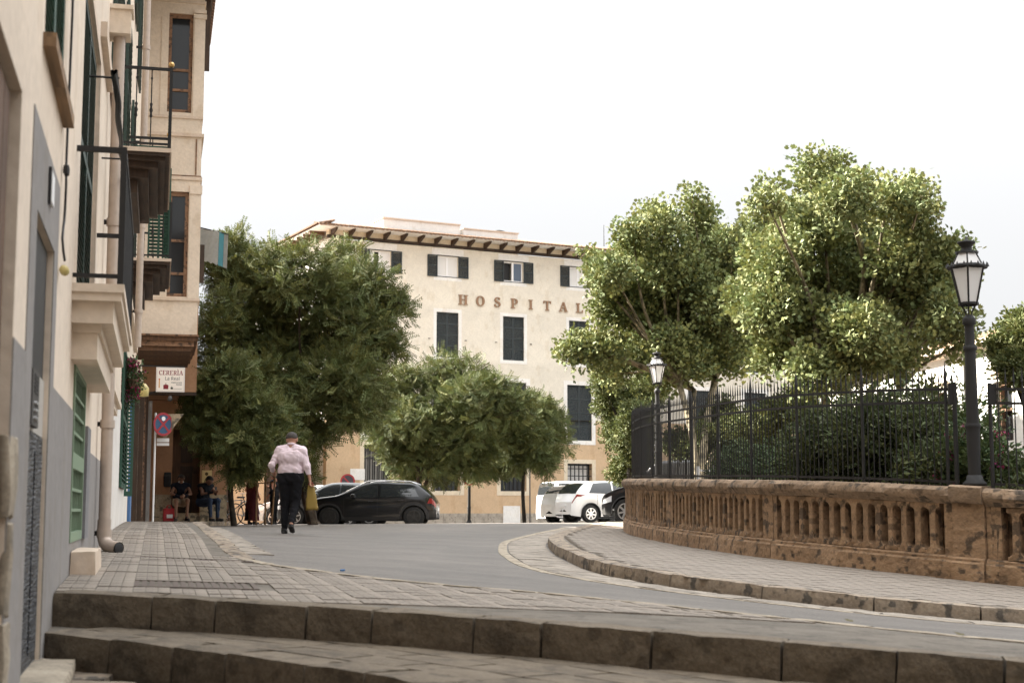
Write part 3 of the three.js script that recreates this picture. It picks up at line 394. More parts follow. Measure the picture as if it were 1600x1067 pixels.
{ // third house with projecting glazed oriel
  const t = street('oriel_house', 'tall cream house with glazed oriel bay carried on brown mouldings', 'house', 31, WALL, 0.5), H = 12.9, S0 = 33.5, P1 = 0.79;
  sPart('wall', facade(31.001, 38.1, 0, H, [[32.0, 33.0, 0.7, 3.3], [34.4, 35.6, 0.7, 3.3], [36.6, 37.6, 0.7, 3.3]], 0.3), M.cream, t);
  sPart('house_body', sb(-9.5, WALL - 0.31, 0, H - 0.05, 31.001, 38.1), M.pinkCream, t);
  for (const [a, b] of [[32.0, 33.0], [34.4, 35.6], [36.6, 37.6]]) sPart('door', sb(WALL - 0.2, WALL - 0.16, 0.7, 3.3, a, b), M.woodDark, t);
  [[31.6, 0.12, M.woodDark], [33.2, 0.1, M.cream], [34.0, 0.2, M.woodDark], [35.9, 0.22, M.oldWood], [36.2, 0.28, M.woodDark], [37.75, 0.36, M.greyDado]].forEach(([s, w, m]) => sPart('shopfront_pilaster', sb(WALL, WALL + w, 0.6, 3.7, s, s + 0.3), m, t));
  sPart('shopfront_fascia', sb(WALL, WALL + 0.14, 3.71, 4.1, 31.4, 38), M.cream, t);
  // oriel: side face looking down the street
  const or = sPart('oriel_side', wallShape(WALL, P1, 4.9, H, [[0.0, 0.54, 9.98, 12.3], [0.1, 0.54, 5.75, 8.15]], 0.2).translate(0, 0, -S0), M.cream, t);
  sPart('oriel_body', sb(WALL, P1 - 0.003, 4.9, H - 0.01, S0 + 0.6, S0 + 4.2), M.cream, t);
  sPart('oriel_front', sb(P1 - 0.2, P1 - 0.002, 4.9, H - 0.02, S0 + 0.2, S0 + 0.6), M.cream, t);
  for (const q of [sb(WALL, P1 + 0.05, 9.42, 9.5, S0 - 0.05, S0 + 4.2), sb(WALL, P1 + 0.02, 9.84, 9.9, S0 - 0.03, S0 + 4.2), sb(WALL, P1 + 0.03, 8.42, 8.5, S0 - 0.03, S0 + 4.2), sb(WALL, P1 + 0.04, 5.66, 5.72, S0 - 0.04, S0 + 4.2), sb(WALL, P1 + 0.03, 12.55, 12.62, S0 - 0.03, S0 + 4.2)]) sPart('cornice', q, M.pinkCream, t);
  for (const q of [sb(0.57, P1 + 0.02, 9.9, 12.2, S0 - 0.025, S0 - 0.001), sb(0.55, P1 + 0.05, 12.2, 12.3, S0 - 0.05, S0 - 0.001), sb(0.555, P1 + 0.04, 12.32, 12.4, S0 - 0.06, S0 - 0.001), sb(0.56, P1 + 0.02, 5.72, 8.1, S0 - 0.025, S0 - 0.001), sb(0.55, P1 + 0.04, 8.1, 8.3, S0 - 0.05, S0 - 0.001), sb(-0.16, -0.03, 9.9, 12.2, S0 - 0.02, S0 - 0.001)]) sPart('corner_pilaster', q, M.cream, t);
  for (const q of [sb(-0.1, P1 + 0.01, 8.5, 8.53, S0 - 0.02, S0), sb(0.66, 0.69, 8.55, 9.38, S0 - 0.02, S0)]) sPart('panel_moulding', q, M.oldWood, t);
  for (const [a, b, c, d, ym] of [[0.0, 0.54, 9.98, 12.3, 10.95], [0.1, 0.54, 5.75, 8.15, 7.0]]) {
    const f = sPart('window', [sb(a, a + 0.07, c, d, S0 + 0.05, S0 + 0.12), sb(b - 0.08, b, c, d, S0 + 0.05, S0 + 0.12), sb(a + 0.07, b - 0.08, c, c + 0.08, S0 + 0.05, S0 + 0.12), sb(a + 0.07, b - 0.08, d - 0.1, d, S0 + 0.05, S0 + 0.12), sb(a + 0.07, b - 0.08, ym, ym + 0.06, S0 + 0.05, S0 + 0.12), sb(a + 0.07, b - 0.08, c + 0.5, c + 0.56, S0 + 0.05, S0 + 0.12)], M.oldWood, t);
    for (const [y0, y1] of [[ym + 0.06, d - 0.1], [c + 0.56, ym], [c + 0.08, c + 0.5]]) sPart('pane', sb(a + 0.07, b - 0.08, y0, y1, S0 + 0.085, S0 + 0.09), M.glassDark, f, t);
  }
  let y = 4.9; for (const [i, h, m] of [[0.0, 0.04, M.oldWood], [0.05, 0.1, M.wood], [0.1, 0.12, M.oldWood], [0.16, 0.1, M.wood]]) { sPart('oriel_moulding', sb(WALL, P1 - i + 0.04, y - h, y, S0 + i - 0.04, S0 + 4.2 - i), m, t); y -= h; }
  for (const [y0, y1, s] of [[11.2, 13.6, 34.2], [6.25, 7.15, 34.6]]) sPart('open_shutter', sb(P1 + 0.001, P1 + 0.15, y0, y1, s, s + 0.05), M.woodDark, t);
  sPart('eaves', sb(-9.5, P1 + 0.2, H, H + 0.1, 31.001, 38.1), M.woodDark, t);
  for (let s = 31.2; s < 38; s += 0.24) sPart('roof_tile', new THREE.CylinderGeometry(0.08, 0.09, 0.7, 8, 1, false, 0, Math.PI).rotateZ(Math.PI / 2 - 0.25).translate(P1 - 0.08, H + 0.2, -s), M.rooftile, t);
  sPart('roof', sb(-9.5, P1 - 0.1, H + 0.1, H + 0.3, 31.001, 38.1), M.rooftile, t);
}
{
  const t = street('canvas_awning', 'grey canvas awning with blue end stripe hung from oriel house', 'awning', 36, 0.79, 7);
  const sheet = (p0, p1, m, n) => { const pos = [], idx = []; for (let i = 0; i <= 12; i++) for (let k = 0; k <= 8; k++) { const a = lerp(p0, p1, i / 12), b = k / 8; pos.push(a, 7.72 - 0.2 * (a - 0.96) - b * (0.62 + 0.1 * a) + 0.02 * Math.sin(i * 2 + k), -35.6 - b * 0.35 - 0.03 * Math.sin(a * 9)); } for (let i = 0; i < 12; i++) for (let k = 0; k < 8; k++) { const a = i * 9 + k; idx.push(a, a + 1, a + 9, a + 1, a + 10, a + 9); } const g = new THREE.BufferGeometry(); g.setAttribute('position', new THREE.Float32BufferAttribute(pos, 3)); g.setIndex(idx); g.computeVertexNormals(); sPart(n, g, m, t); };
  sheet(0.81, 1.3, M.canvas, 'canvas'); sheet(1.305, 1.42, M.canvasBlue, 'stripe'); sheet(1.425, 1.52, M.canvas, 'canvas');
  sPart('arm', bar(V3(0.77, 7.76, -35.6), V3(1.54, 7.6, -35.6), 0.015), M.iron, t);
}
{ // orange corner house at the end of the row
  const t = street('corner_house', 'orange rendered corner house with pale marble base and recessed doorway', 'house', 41, 0, 0.5), S = 41.2, H = 9.3, PR = 1.86;
  sPart('wall', wallShape(-0.6, PR, 0, 3.97, [[0.4, 1.15, 0, 3.3]], 0.5).translate(0, 0, -S), M.orange, t);
  sPart('upper_storey', sb(-9.5, 0.92, 3.98, H, 38.2, 50), M.orange, t);
  sPart('side_wall', sb(-9, PR, 0, 3.97, S + 0.9, 50), M.orange, t);
  sPart('upper_wing', sb(0.921, PR, 3.98, 4.7, S + 0.1, 50), M.orange, t); sPart('wing_roof', sb(0.921, PR + 0.15, 4.71, 4.85, S, 50.2), M.rooftile, t);
  sPart('roof', sb(-9.5, 0.9, H, H + 0.25, 38.15, 50.3), M.rooftile, t);
  sPart('jetty_beam', sb(-0.6, 0.93, 3.9, 3.97, 38.2, 38.4), M.woodDark, t);
  for (const [a, b] of [[-0.1, 0.18], [0.184, 0.396], [1.154, 1.5], [1.504, PR + 0.02]]) sPart('marble_slab', sb(a, b, 0.3, 1.42, S - 0.03, S), M.marble, t);
  const d = sPart('door', sb(0.4, 1.15, 0.3, 3.2, S + 0.42, S + 0.46), M.wood, t);
  for (const [y0, y1] of [[0.8, 1.5], [1.6, 2.2], [2.3, 3.0]]) sPart('door_panel', sb(0.62, 0.95, y0, y1, S + 0.405, S + 0.42), M.woodDark, d, t);
  sPart('door_step', sb(0.4, 1.15, 0.3, 0.92, S + 0.02, S + 0.4), M.marble, t);
}
{
  const t = street('wall_poster', 'pale torn poster pasted on orange corner wall', 'poster', 41.2, 1.3, 1.7);
  const cv = document.createElement('canvas'); cv.width = 96; cv.height = 160; const c = cv.getContext('2d'); c.fillStyle = '#d8c08c'; c.fillRect(0, 0, 96, 160); c.strokeStyle = '#4a3a22'; c.lineWidth = 6; c.beginPath(); c.moveTo(20, 150); c.lineTo(30, 90); c.lineTo(52, 60); c.lineTo(74, 100); c.lineTo(70, 150); c.stroke(); c.fillStyle = '#f2e9d2'; c.fillRect(38, 92, 24, 40); c.fillStyle = '#5a482c'; c.beginPath(); c.arc(44, 34, 16, 0, 7); c.fill(); c.fillRect(14, 140, 60, 8);
  const tx = new THREE.CanvasTexture(cv); tx.colorSpace = THREE.SRGBColorSpace;
  const o = new THREE.Mesh(new THREE.PlaneGeometry(0.26, 0.46), std(lin(1, 1, 1), 0.9, { map: tx })); o.name = 'paper'; o.position.set(0.03, 0.15, 0.006); t.add(o);
  const m = street('mailbox', 'black wall mailbox on orange wall by the doorway', 'mailbox', 41.2, 0.24, 1.6);
  sPart('box', stoneBlock(0.2, 0.4, 0.1, 1, 0, 0.03).translate(0.28, 1.62, -41.14), M.black, m); sPart('lid', sb(0.18, 0.38, 1.92, 1.94, 41.06, 41.08), M.ironGrey, m);
}
{ // shop sign with lettering
  const t = street('shop_sign', 'white hanging shop sign reading Cereria La Real on bracket', 'sign', 31.2, WALL, 3.4);
  const cv = document.createElement('canvas'); cv.width = 512; cv.height = 420; const c = cv.getContext('2d'); c.fillStyle = '#efe6dc'; c.fillRect(0, 0, 512, 420); c.strokeStyle = '#cfc4ba'; c.lineWidth = 8; c.strokeRect(8, 8, 496, 404);
  c.textAlign = 'center'; c.fillStyle = '#7c1a26'; c.font = 'bold 112px serif'; c.save(); c.translate(262, 128); c.scale(0.88, 1); c.fillText('CERERÌA', 0, 0); c.restore();
  c.fillStyle = '#33343a'; c.font = '86px sans-serif'; c.fillText('La Real', 290, 220); c.font = 'bold 30px sans-serif'; c.textAlign = 'right'; c.fillText('FABRICACION', 470, 272); c.fillText('PROPIA', 470, 308);
  c.fillStyle = '#c98a2a'; c.fillRect(44, 210, 18, 150); c.fillStyle = '#b5532a'; c.beginPath(); c.arc(53, 205, 14, 0, 7); c.fill(); c.fillStyle = '#7c1a26'; c.fillRect(130, 320, 90, 60); c.beginPath(); c.ellipse(175, 320, 50, 22, 0, 0, 7); c.fill(); c.fillRect(168, 272, 12, 40); c.fillStyle = '#3a3a30'; c.fillRect(262, 345, 44, 36); c.fillRect(280, 322, 8, 24); c.fillRect(310, 370, 160, 5);
  const tx = new THREE.CanvasTexture(cv); tx.colorSpace = THREE.SRGBColorSpace;
  sPart('board', sb(-0.07, 0.51, 3.43, 3.94, 31.2, 31.25), M.paintWhite, t);
  const o = new THREE.Mesh(new THREE.PlaneGeometry(0.565, 0.49), std(lin(1, 1, 1), 0.5, { map: tx })); o.name = 'lettering'; o.position.set(0.22 - WALL, 3.685 - 3.4, 0.004); t.add(o);
  sPart('bracket', [sb(WALL, 0.51, 3.95, 3.975, 31.215, 31.235), bar(V3(WALL, 3.3, -31.22), V3(-0.07, 3.44, -31.22), 0.012)], M.iron, t);
  sPart('spot_lamp', lathe([[0.02, 0], [0.04, 0.02], [0.05, 0.1], [0, 0.11]], 10).rotateX(2.2).translate(0.22, 3.32, -31.1), M.ironGrey, t);
}
function roundSign(t, r, face, rim, y, extra) {
  const disc = obj('sign_disc', new THREE.CylinderGeometry(r, r, 0.012, 32).rotateX(Math.PI / 2).translate(0, y, 0.03), face, t);
  obj('sign_rim', new THREE.RingGeometry(r * 0.8, r, 32).translate(0, y, 0.0375), rim, disc); if (extra) extra(disc);
}
const signBlue = std(lin(0.02, 0.07, 0.15), 0.6), signRed = std(lin(0.30, 0.02, 0.03), 0.6), signDark = std(lin(0.035, 0.035, 0.05), 0.5);
{ // no stopping sign on a white pole
  const [x, d] = fromS(32.2, -0.06), y0 = paveY(x, d), t = thing('street_sign', 'round red and blue no stopping sign on thin white pole', 'sign', [x, y0, -d], 0.0);
  obj('pole', cyl(0.022, 0.022, 2.3, 8), M.paintWhite, t);
  const h = new THREE.Group(); h.name = 'sign_head'; h.rotation.y = 0.85; h.position.set(0.16, 0, 0.06); t.add(h);
  roundSign(h, 0.25, signBlue, signRed, 2.05, (dd) => { for (const a of [1, -1]) obj('cross_bar', new THREE.BoxGeometry(0.4, 0.045, 0.003).rotateZ(a * 0.8).translate(0, 2.05, 0.0385 + a * 0.0006), signRed, dd); obj('sticker', new THREE.CircleGeometry(0.05, 8).translate(0, 2.17, 0.041), M.paintWhite, dd); });
  obj('information_plate', [bx(0.04, 0.3, 1.6, 1.66, -0.01, 0), bx(0.04, 0.3, 1.68, 1.76, -0.01, 0)], M.paintWhite, t);
  const b = new THREE.Shape([[0.16, 2.28], [0.58, 2.28], [0.22, 1.78], [0.16, 1.78]].map((q) => new THREE.Vector2(...q))); obj('sign_back', new THREE.ExtrudeGeometry(b, { depth: 0.01, bevelEnabled: false }).translate(0, 0, -0.08), M.marble, t);
}
// low building and battered wall beyond the left tree
{
  const t = thing('low_building', 'low tan building in shade behind the left trees', 'building', [-12.6, 0.4, -60], 0.06);
  obj('wall', wallShape(-9, 4.0, -0.4, 4.6, [[0.2, 1.2, 0, 2.9], [2.5, 3.4, 0, 2.8], [-2.4, -1.4, 0.9, 2.6]], 0.3), M.ochre, t); obj('body', bx(-9, 3.9, -0.4, 4.5, -8, -0.31), M.ochre, t); obj('roof', bx(-9.2, 4.2, 4.6, 4.8, -8.2, 0.3), M.rooftile, t);
  for (const [a, b] of [[0.2, 1.2], [2.5, 3.4]]) obj('door', bx(a, b, 0, 2.85, -0.22, -0.18), M.woodDark, t); obj('window', bx(-2.4, -1.4, 0.9, 2.6, -0.22, -0.18), M.glassDark, t);
}
{
  const t = thing('battered_wall', 'pinkish sloping buttress wall beside hospital corner', 'wall', [-9.15, 0.3, -62], 0.1);
  const s = new THREE.Shape([[-1.6, 0], [0.95, 0], [0.35, 4.2], [0.2, 6.5], [-1.6, 6.5]].map((q) => new THREE.Vector2(...q))); obj('buttress', new THREE.ExtrudeGeometry(s, { depth: 1.2, bevelEnabled: true, bevelSize: 0.03, bevelThickness: 0.03, bevelSegments: 2 }), M.pinkCream, t);
}

{ // added unseen house behind the viewpoint, dark-walled to cut sky light on the steps
  const t = street('added_shade_house', 'added unseen dark house behind the viewpoint that cuts sky light on the street', 'house', -5, 0.5, 0), st = std(lin(0.20, 0.15, 0.11), 0.95, { map: T.stone, bumpMap: T.grain, bumpScale: 0.01 });
  const w = []; for (const y of [1.2, 4.6, 8, 11]) for (const p of [2.5, 6, 9.5, 13]) w.push([p, p + 1.2, y, y + 2]);
  const face = wallShape(-16, -0.6, -0.5, 14, w.map(([a, b, c, d]) => [-b, -a, c, d]), 0.4).rotateY(Math.PI).translate(0, 0, 5); sPart('wall', face, st, t); sPart('body', sb(0.6, 16, -0.5, 13.9, -14, -5.42), st, t); sPart('roof', sb(0.3, 16.3, 14, 14.3, -14, -4.6), M.rooftile, t);
  for (const [a, b, c, d] of w) sPart('shutter', sb(a, b, c, d, -5.2, -5.15), M.darkGreen, t);
}
// ---------------------------------------------------------------- hospital
const PHI = 27 * Math.PI / 180;
{
  const o = at(511, 600, 66), gy = 0.3, t = thing('hospital', 'large pale four storey hospital with bracketed tile eaves and letters', 'building', [o.x, gy, o.z], PHI);
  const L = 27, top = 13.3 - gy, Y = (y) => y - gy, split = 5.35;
  const cols = [2.5, 5.93, 9.42, 13.05, 16.6, 20.1, 23.6];
  const topW = cols.map((c) => [c - 0.52, c + 0.52, Y(11.95), Y(12.92)]), midW = cols.map((c) => [c - 0.57, c + 0.57, Y(8.13), Y(10.25)]), firW = cols.map((c) => [c - 0.69, c + 0.69, Y(4.37), Y(7.08)]), groW = cols.map((c, i) => [c - 0.69, c + 0.69, Y(1.89), Y(i === 3 ? 3.25 : 3.95)]);
  const cut = (list, a, b) => list.map(([x0, x1, y0, y1]) => [x0, x1, Math.max(y0, a), Math.min(y1, b)]).filter((q) => q[3] > q[2]);
  obj('upper_wall', wallShape(0, L, Y(split), top, [...topW, ...midW, ...cut(firW, Y(split) - 1, 99).map(([a, b, c, d]) => [a, b, Math.max(c, Y(split) + 0.0001), d])], 0.4), M.hosp, t);
  obj('shade_tinted_lower_wall', wallShape(0, L, 0.55, Y(split) - 0.001, [...groW, ...cut(firW, 0, Y(split) - 0.0012)], 0.4), M.ochre, t);  // shade and warm grading of the lower storeys put into the wall colour
  obj('body', bx(0.3, L, 0, top, -11, -0.41), M.hosp, t); obj('side_wall', bx(0, 0.3, 0, top, -11, -0.401), M.trim, t);
  for (let x = 0; x < L - 0.1; x += 1.15) obj('plinth_slab', bx(x + 0.006, Math.min(L, x + 1.144), -0.5, 0.55, -0.4, 0.035), M.plinth, t);
  obj('marble_panel', bx(8.85, 9.75, 0.1, 0.9, 0.036, 0.05), M.trim, t); obj('wall_plaque', bx(1.15, 1.85, 2.05, 2.55, 0, 0.02), M.trim, t);
  const fr = (x0, x1, y0, y1, w, d, m, name) => obj(name, [bx(x0 - w, x0, y0 - w, y1 + w, -0.02, d), bx(x1, x1 + w, y0 - w, y1 + w, -0.02, d), bx(x0, x1, y1, y1 + w, -0.02, d), bx(x0, x1, y0 - w, y0, -0.02, d)], m, t);
  const shutterLeaf = (name, x0, x1, y0, y1, z, rows) => { const leaf = obj(name, [bx(x0, x0 + 0.05, y0, y1, z - 0.04, z), bx(x1 - 0.05, x1, y0, y1, z - 0.04, z), ...Array.from({ length: rows + 1 }, (_, i) => { const y = lerp(y0, y1 - 0.06, i / rows); return bx(x0 + 0.05, x1 - 0.05, y, y + 0.06, z - 0.039, z - 0.001); })], M.shutterFar, t); const sl = []; for (let y = y0 + 0.08; y < y1 - 0.05; y += 0.05) sl.push(new THREE.BoxGeometry(x1 - x0 - 0.1, 0.05, 0.006).rotateX(-0.6).translate((x0 + x1) / 2, y, z - 0.02)); obj('slats', sl, M.shutterFar, leaf); };
  topW.forEach(([a, b, c, d], i) => {
    fr(a - 0.02, b + 0.02, c, d, 0.04, 0.01, M.shutterFar, 'window_casing');
    obj('trim', bx(a - 0.3, b + 0.3, d + 0.041, top - 0.03, 0, 0.006), M.trim, t); obj('trim', bx(a - 0.2, b + 0.2, c - 0.2, c - 0.041, 0, 0.006), M.trim, t);
    shutterLeaf('shutter', a - 0.54, a - 0.03, c - 0.04, d + 0.02, 0.06, 2); shutterLeaf('shutter', b + 0.03, b + 0.54, c - 0.04, d + 0.02, 0.06, 2);
    const m = (a + b) / 2, w = obj('window', [bx(a, b, d - 0.06, d, -0.16, -0.1), bx(a, b, c, c + 0.06, -0.16, -0.1), bx(a, a + 0.05, c + 0.06, d - 0.06, -0.16, -0.1), bx(b - 0.05, b, c + 0.06, d - 0.06, -0.16, -0.1), bx(m - 0.05, m + 0.05, c + 0.06, d - 0.06, -0.16, -0.1)], M.paintWhite, t);
    if (i === 2) { obj('curtain', bx(m + 0.05, b - 0.05, c + 0.06, d - 0.06, -0.14, -0.13), std(lin(0.10, 0.13, 0.18), 0.2), w); obj('pane', bx(a + 0.05, m - 0.05, c + 0.06, d - 0.06, -0.3, -0.29), M.black, w); }
    else { obj('curtain', bx(m + 0.05, b - 0.05, c + 0.06, d - 0.06, -0.14, -0.13), M.curtain, w); obj('curtain', bx(a + 0.05, i ? m - 0.05 : m - 0.25, c + 0.06, d - 0.06, -0.14, -0.13), M.curtain, w); obj('pane', bx(a, b, c, d, -0.39, -0.38), M.glassDark, w); }
  });
  midW.forEach(([a, b, c, d]) => { fr(a, b, c, d, 0.16, 0.012, M.trim, 'trim'); const m = (a + b) / 2; shutterLeaf('shutter', a, m - 0.005, c, d, -0.05, 4); shutterLeaf('shutter', m + 0.005, b, c, d, -0.05, 4); for (const q of [a - 0.42, b + 0.32]) obj('shutter_catch', bx(q, q + 0.1, Y(8.95), Y(8.98), 0, 0.04), M.iron, t); });
  firW.forEach(([a, b, c, d]) => { fr(a, b, c, d, 0.2, 0.012, M.trim, 'trim'); const m = (a + b) / 2; shutterLeaf('shutter', a, m - 0.005, c, d, -0.05, 4); shutterLeaf('shutter', m + 0.005, b, c, d, -0.05, 4); });
  groW.forEach(([a, b, c, d], i) => { fr(a, b, c, d, 0.2, 0.012, M.trimLow, 'trim'); obj('pane', bx(a, b, c, d, -0.3, -0.28), M.glassDark, t); const g = []; for (let x = a + 0.23; x < b - 0.1; x += 0.23) g.push(bx(x - 0.02, x + 0.02, c, d, -0.12, -0.08)); for (const y of [d - 0.25, d - 0.6]) g.push(bx(a, b, y - 0.02, y + 0.02, -0.079, -0.05)); obj('grille', g, M.iron, t); if (i === 3) obj('blind', bx(a + 0.1, b - 0.1, c + 0.45, d - 0.1, -0.27, -0.26), M.curtain, t); });  // ground-floor trim is tinted warmer too, the same shade put into its colour
  // eaves, brackets, tiles
  obj('fascia_beam', bx(-0.1, L, top + 0.04, top + 0.16, -0.1, 0.07), M.woodDark, t); obj('eaves_soffit', [bx(-0.75, L, top + 0.4, top + 0.45, -0.5, 0.8), bx(-0.75, 0, top + 0.4, top + 0.45, -11, -0.5)], M.trim, t);
  obj('frieze', bx(-0.02, L, top + 0.16, top + 0.4, -0.4, 0.02), M.trimLow, t);
  for (let x = 0.1; x < L; x += 0.86) { const s = new THREE.Shape([[0.02, 0.1], [0.10, 0.1], [0.66, 0.3], [0.74, 0.4], [0.02, 0.4]].map((q) => new THREE.Vector2(...q))); obj('bracket', new THREE.ExtrudeGeometry(s, { depth: 0.1, bevelEnabled: false }).rotateY(-Math.PI / 2).translate(x + 0.05, top, 0), M.woodDark, t); }
  for (let z = -0.7; z > -11; z -= 0.9) obj('bracket', bx(-0.7, 0, top + 0.24, top + 0.4, z - 0.06, z + 0.06), M.wood, t);
  const rs = new THREE.BufferGeometry(), RV = [V3(-0.78, top + 0.46, 0.84), V3(L + 0.3, top + 0.46, 0.84), V3(L + 0.3, top + 1.9, -5.4), V3(5.2, top + 1.9, -5.4), V3(-0.78, top + 0.46, -11.5)], sheetOf = (ids) => ids.map((k) => RV[k]);
  rs.setFromPoints([...sheetOf([0, 1, 2]), ...sheetOf([0, 2, 3]), ...sheetOf([0, 3, 4])]); rs.computeVertexNormals(); const roof = obj('roof', rs, M.rooftile, t);
  const tg = uvm(new THREE.CylinderGeometry(0.075, 0.09, 0.9, 8, 1, false, 0, Math.PI).rotateZ(-Math.PI / 2).rotateY(Math.PI / 2).rotateX(0.23));
  for (let x = -0.7, i = 0; x < L; x += 0.2, i++) { const q = mesh('roof_tile', tg, M.rooftile, roof); q.position.set(x, top + 0.5 + 0.1, 0.48 + rr(-0.025, 0.025)); }
  const tg3 = uvm(new THREE.CylinderGeometry(0.075, 0.09, 0.9, 8, 1, false, 0, Math.PI).rotateZ(Math.PI / 2 + 0.23));
  for (let z = 0.6; z > -10.8; z -= 0.2) { const q = mesh('roof_tile', tg3, M.rooftile, roof); q.position.set(-0.42, top + 0.58, z); }
  // letters
  const font = await new FontLoader().loadAsync('fonts/droid/droid_serif_bold.typeface.json');
  [...'HOSPITAL'].forEach((ch, i) => { const g = new TextGeometry(ch, { font, size: 0.47, depth: 0.05, curveSegments: 6, bevelEnabled: false }); g.computeBoundingBox(); g.translate(-(g.boundingBox.min.x + g.boundingBox.max.x) / 2, 0, 0); const m = obj('letter', g, std(lin(0.26, 0.155, 0.09), 0.7), t); m.position.set(6.72 + i * 0.905, Y(10.66), 0.02); });
  // attic block
  const at1 = obj('attic', bx(3.85, 7.95, top + 0.6, Y(15.1), -4.4, -3.0), M.trim, t); obj('attic_coping', bx(3.8, 7.97, Y(15.1), Y(15.16), -4.4, -2.95), M.pinkCream, at1); obj('attic_extension', bx(8.15, 11.2, top + 0.6, Y(14.95), -4.4, -3.0), M.trim, at1); obj('attic_coping', bx(8.13, 11.25, Y(14.95), Y(15.0), -4.4, -2.95), M.pinkCream, at1);
  obj('roof_vent', lathe([[0, 0], [0.28, 0], [0.2, 0.06], [0.34, 0.1], [0.1, 0.18], [0, 0.2]], 14).translate(10.4, Y(15.0), -3.6), M.iron, t);
  obj('aerial', cyl(0.02, 0.012, 1.1, 6).translate(14.8, top + 0.9, -0.5), M.iron, t);
}
// ---------------------------------------------------------------- white house on the right
{
  const F = V3(10.75, 0, -48), N = V3(13.2, 0, -29), e = N.clone().sub(F), len = e.length(), yaw = Math.atan2(-e.z, e.x), b0 = 0.8;
  const t = thing('white_house', 'whitewashed house with tall windows behind the railing garden', 'house', [F.x, b0, F.z], yaw);
  const wins = [2.6, 7.8, 11.6, 15.4].map((c) => [c - 0.45, c + 0.45, 1.9, 3.4]); const T = 4.3;
  obj('wall', wallShape(-2, len + 3, -0.6, T, wins, 0.3), M.white, t); obj('body', bx(-2, len + 3, -0.6, T, -8, -0.31), M.white, t);
  obj('eaves', [bx(-2.2, len + 3.2, T, T + 0.1, -8, 0.22), bx(-2.2, len + 3.2, T + 0.1, T + 0.2, -8, 0.34)], M.pinkCream, t); obj('roof', bx(-2.2, len + 3.2, T + 0.2, T + 0.35, -8, 0.3), M.rooftile, t);
  for (const [a, b, c, d] of wins) { const f = obj('window', [bx(a, a + 0.08, c, d, -0.2, -0.1), bx(b - 0.08, b, c, d, -0.2, -0.1), bx(a + 0.08, b - 0.08, d - 0.1, d, -0.2, -0.1), bx(a + 0.08, b - 0.08, (c + d) / 2, (c + d) / 2 + 0.06, -0.2, -0.1)], M.oldWood, t); obj('pane', bx(a, b, c, d, -0.25, -0.24), M.glassDark, f); obj('hood_moulding', [bx(a - 0.2, b + 0.2, d + 0.2, d + 0.28, 0, 0.1), bx(a - 0.15, b + 0.15, d + 0.1, d + 0.199, 0, 0.05)], M.pinkCream, t); }
  obj('drainpipe', bar(V3(9.6, -0.4, 0.08), V3(9.6, T, 0.08), 0.05), M.ironGrey, t);
}
// ---------------------------------------------------------------- garden parapet, railing, lamps
const cumW = [0]; for (let i = 1; i < wallLine.length; i++) cumW.push(cumW[i - 1] + Math.hypot(wallLine[i][0] - wallLine[i - 1][0], wallLine[i][1] - wallLine[i - 1][1]));
const lenW = cumW[cumW.length - 1];
function onWall(u) { let i = 1; while (i < wallLine.length - 1 && cumW[i] < u) i++; const a = wallLine[i - 1], b = wallLine[i], t = (u - cumW[i - 1]) / (cumW[i] - cumW[i - 1]), l = Math.hypot(b[0] - a[0], b[1] - a[1]); return { x: lerp(a[0], b[0], t), d: lerp(a[1], b[1], t), tx: (b[0] - a[0]) / l, td: (b[1] - a[1]) / l }; }
const baseW = (u) => { const q = onWall(u); return rightY(q.x, q.d) - 0.01; };
// outward (street) side: turn the way of travel to the left
const wp = (u, off, y) => { const q = onWall(u); return V3(q.x - q.td * off, baseW(u) + y, -(q.d + q.tx * off)); };
const OUT = (() => { const q = onWall(lenW * 0.4), a = wp(lenW * 0.4, 0.5, 0); return Math.hypot(a.x, a.z) < Math.hypot(q.x, q.d) ? 1 : -1; })();
const W = (u, off, y) => wp(u, off * OUT, y);
function sweep(profile, u0, u1, step = 0.16, wob = 0, seed = 0) {   // closed profile [out, y] along the wall
  const n = Math.max(2, Math.ceil((u1 - u0) / step)), m = profile.length, pos = [], idx = [];
  for (let i = 0; i <= n; i++) { const u = lerp(u0, u1, i / n); for (let k = 0; k < m; k++) { const [o, y] = profile[k], w = wob ? (vnoise(u * 5 + seed, k * 1.7 + seed, 0) - 0.5) * 2 * wob : 0, v = W(u, o + w, y + w * 0.7); pos.push(v.x, v.y, v.z); } }
  for (let i = 0; i < n; i++) for (let k = 0; k < m; k++) { const a = i * m + k, b = i * m + (k + 1) % m; idx.push(a, b, a + m, b, b + m, a + m); }
  for (const i of [0, n]) for (let k = 1; k < m - 1; k++) i ? idx.push(i * m, i * m + k + 1, i * m + k) : idx.push(0, k, k + 1);
  const g = new THREE.BufferGeometry(); g.setAttribute('position', new THREE.Float32BufferAttribute(pos, 3)); g.setIndex(idx);
  if (OUT > 0) { const ix = g.index.array; for (let i = 0; i < ix.length; i += 3) [ix[i], ix[i + 1]] = [ix[i + 1], ix[i]]; }
  return toCreasedNormals(g.toNonIndexed(), 0.7);
}
const pxOf = (u) => { const v = W(u, 0.1, 0.5), c = Math.cos(PITCH), s = Math.sin(PITCH); return CXP + FPX * v.x / ((v.y - CAMY) * s - v.z * c); };
const uOf = (px) => { let b = 0, e = 1e9; for (let u = 0; u < lenW * 0.62; u += 0.02) { const q = Math.abs(pxOf(u) - px); if (q < e) { e = q; b = u; } } return b; };
const HB = 0.27, HP = 0.86, HC = 1.06;
const uPier = uOf(1512), joints = [0, uPier - 0.2, uPier + 0.2, uOf(1203), uOf(1043), uOf(1043) + 2.8, uOf(1043) + 5.6, uOf(1043) + 8.4, lenW - 0.02].sort((a, b) => a - b);
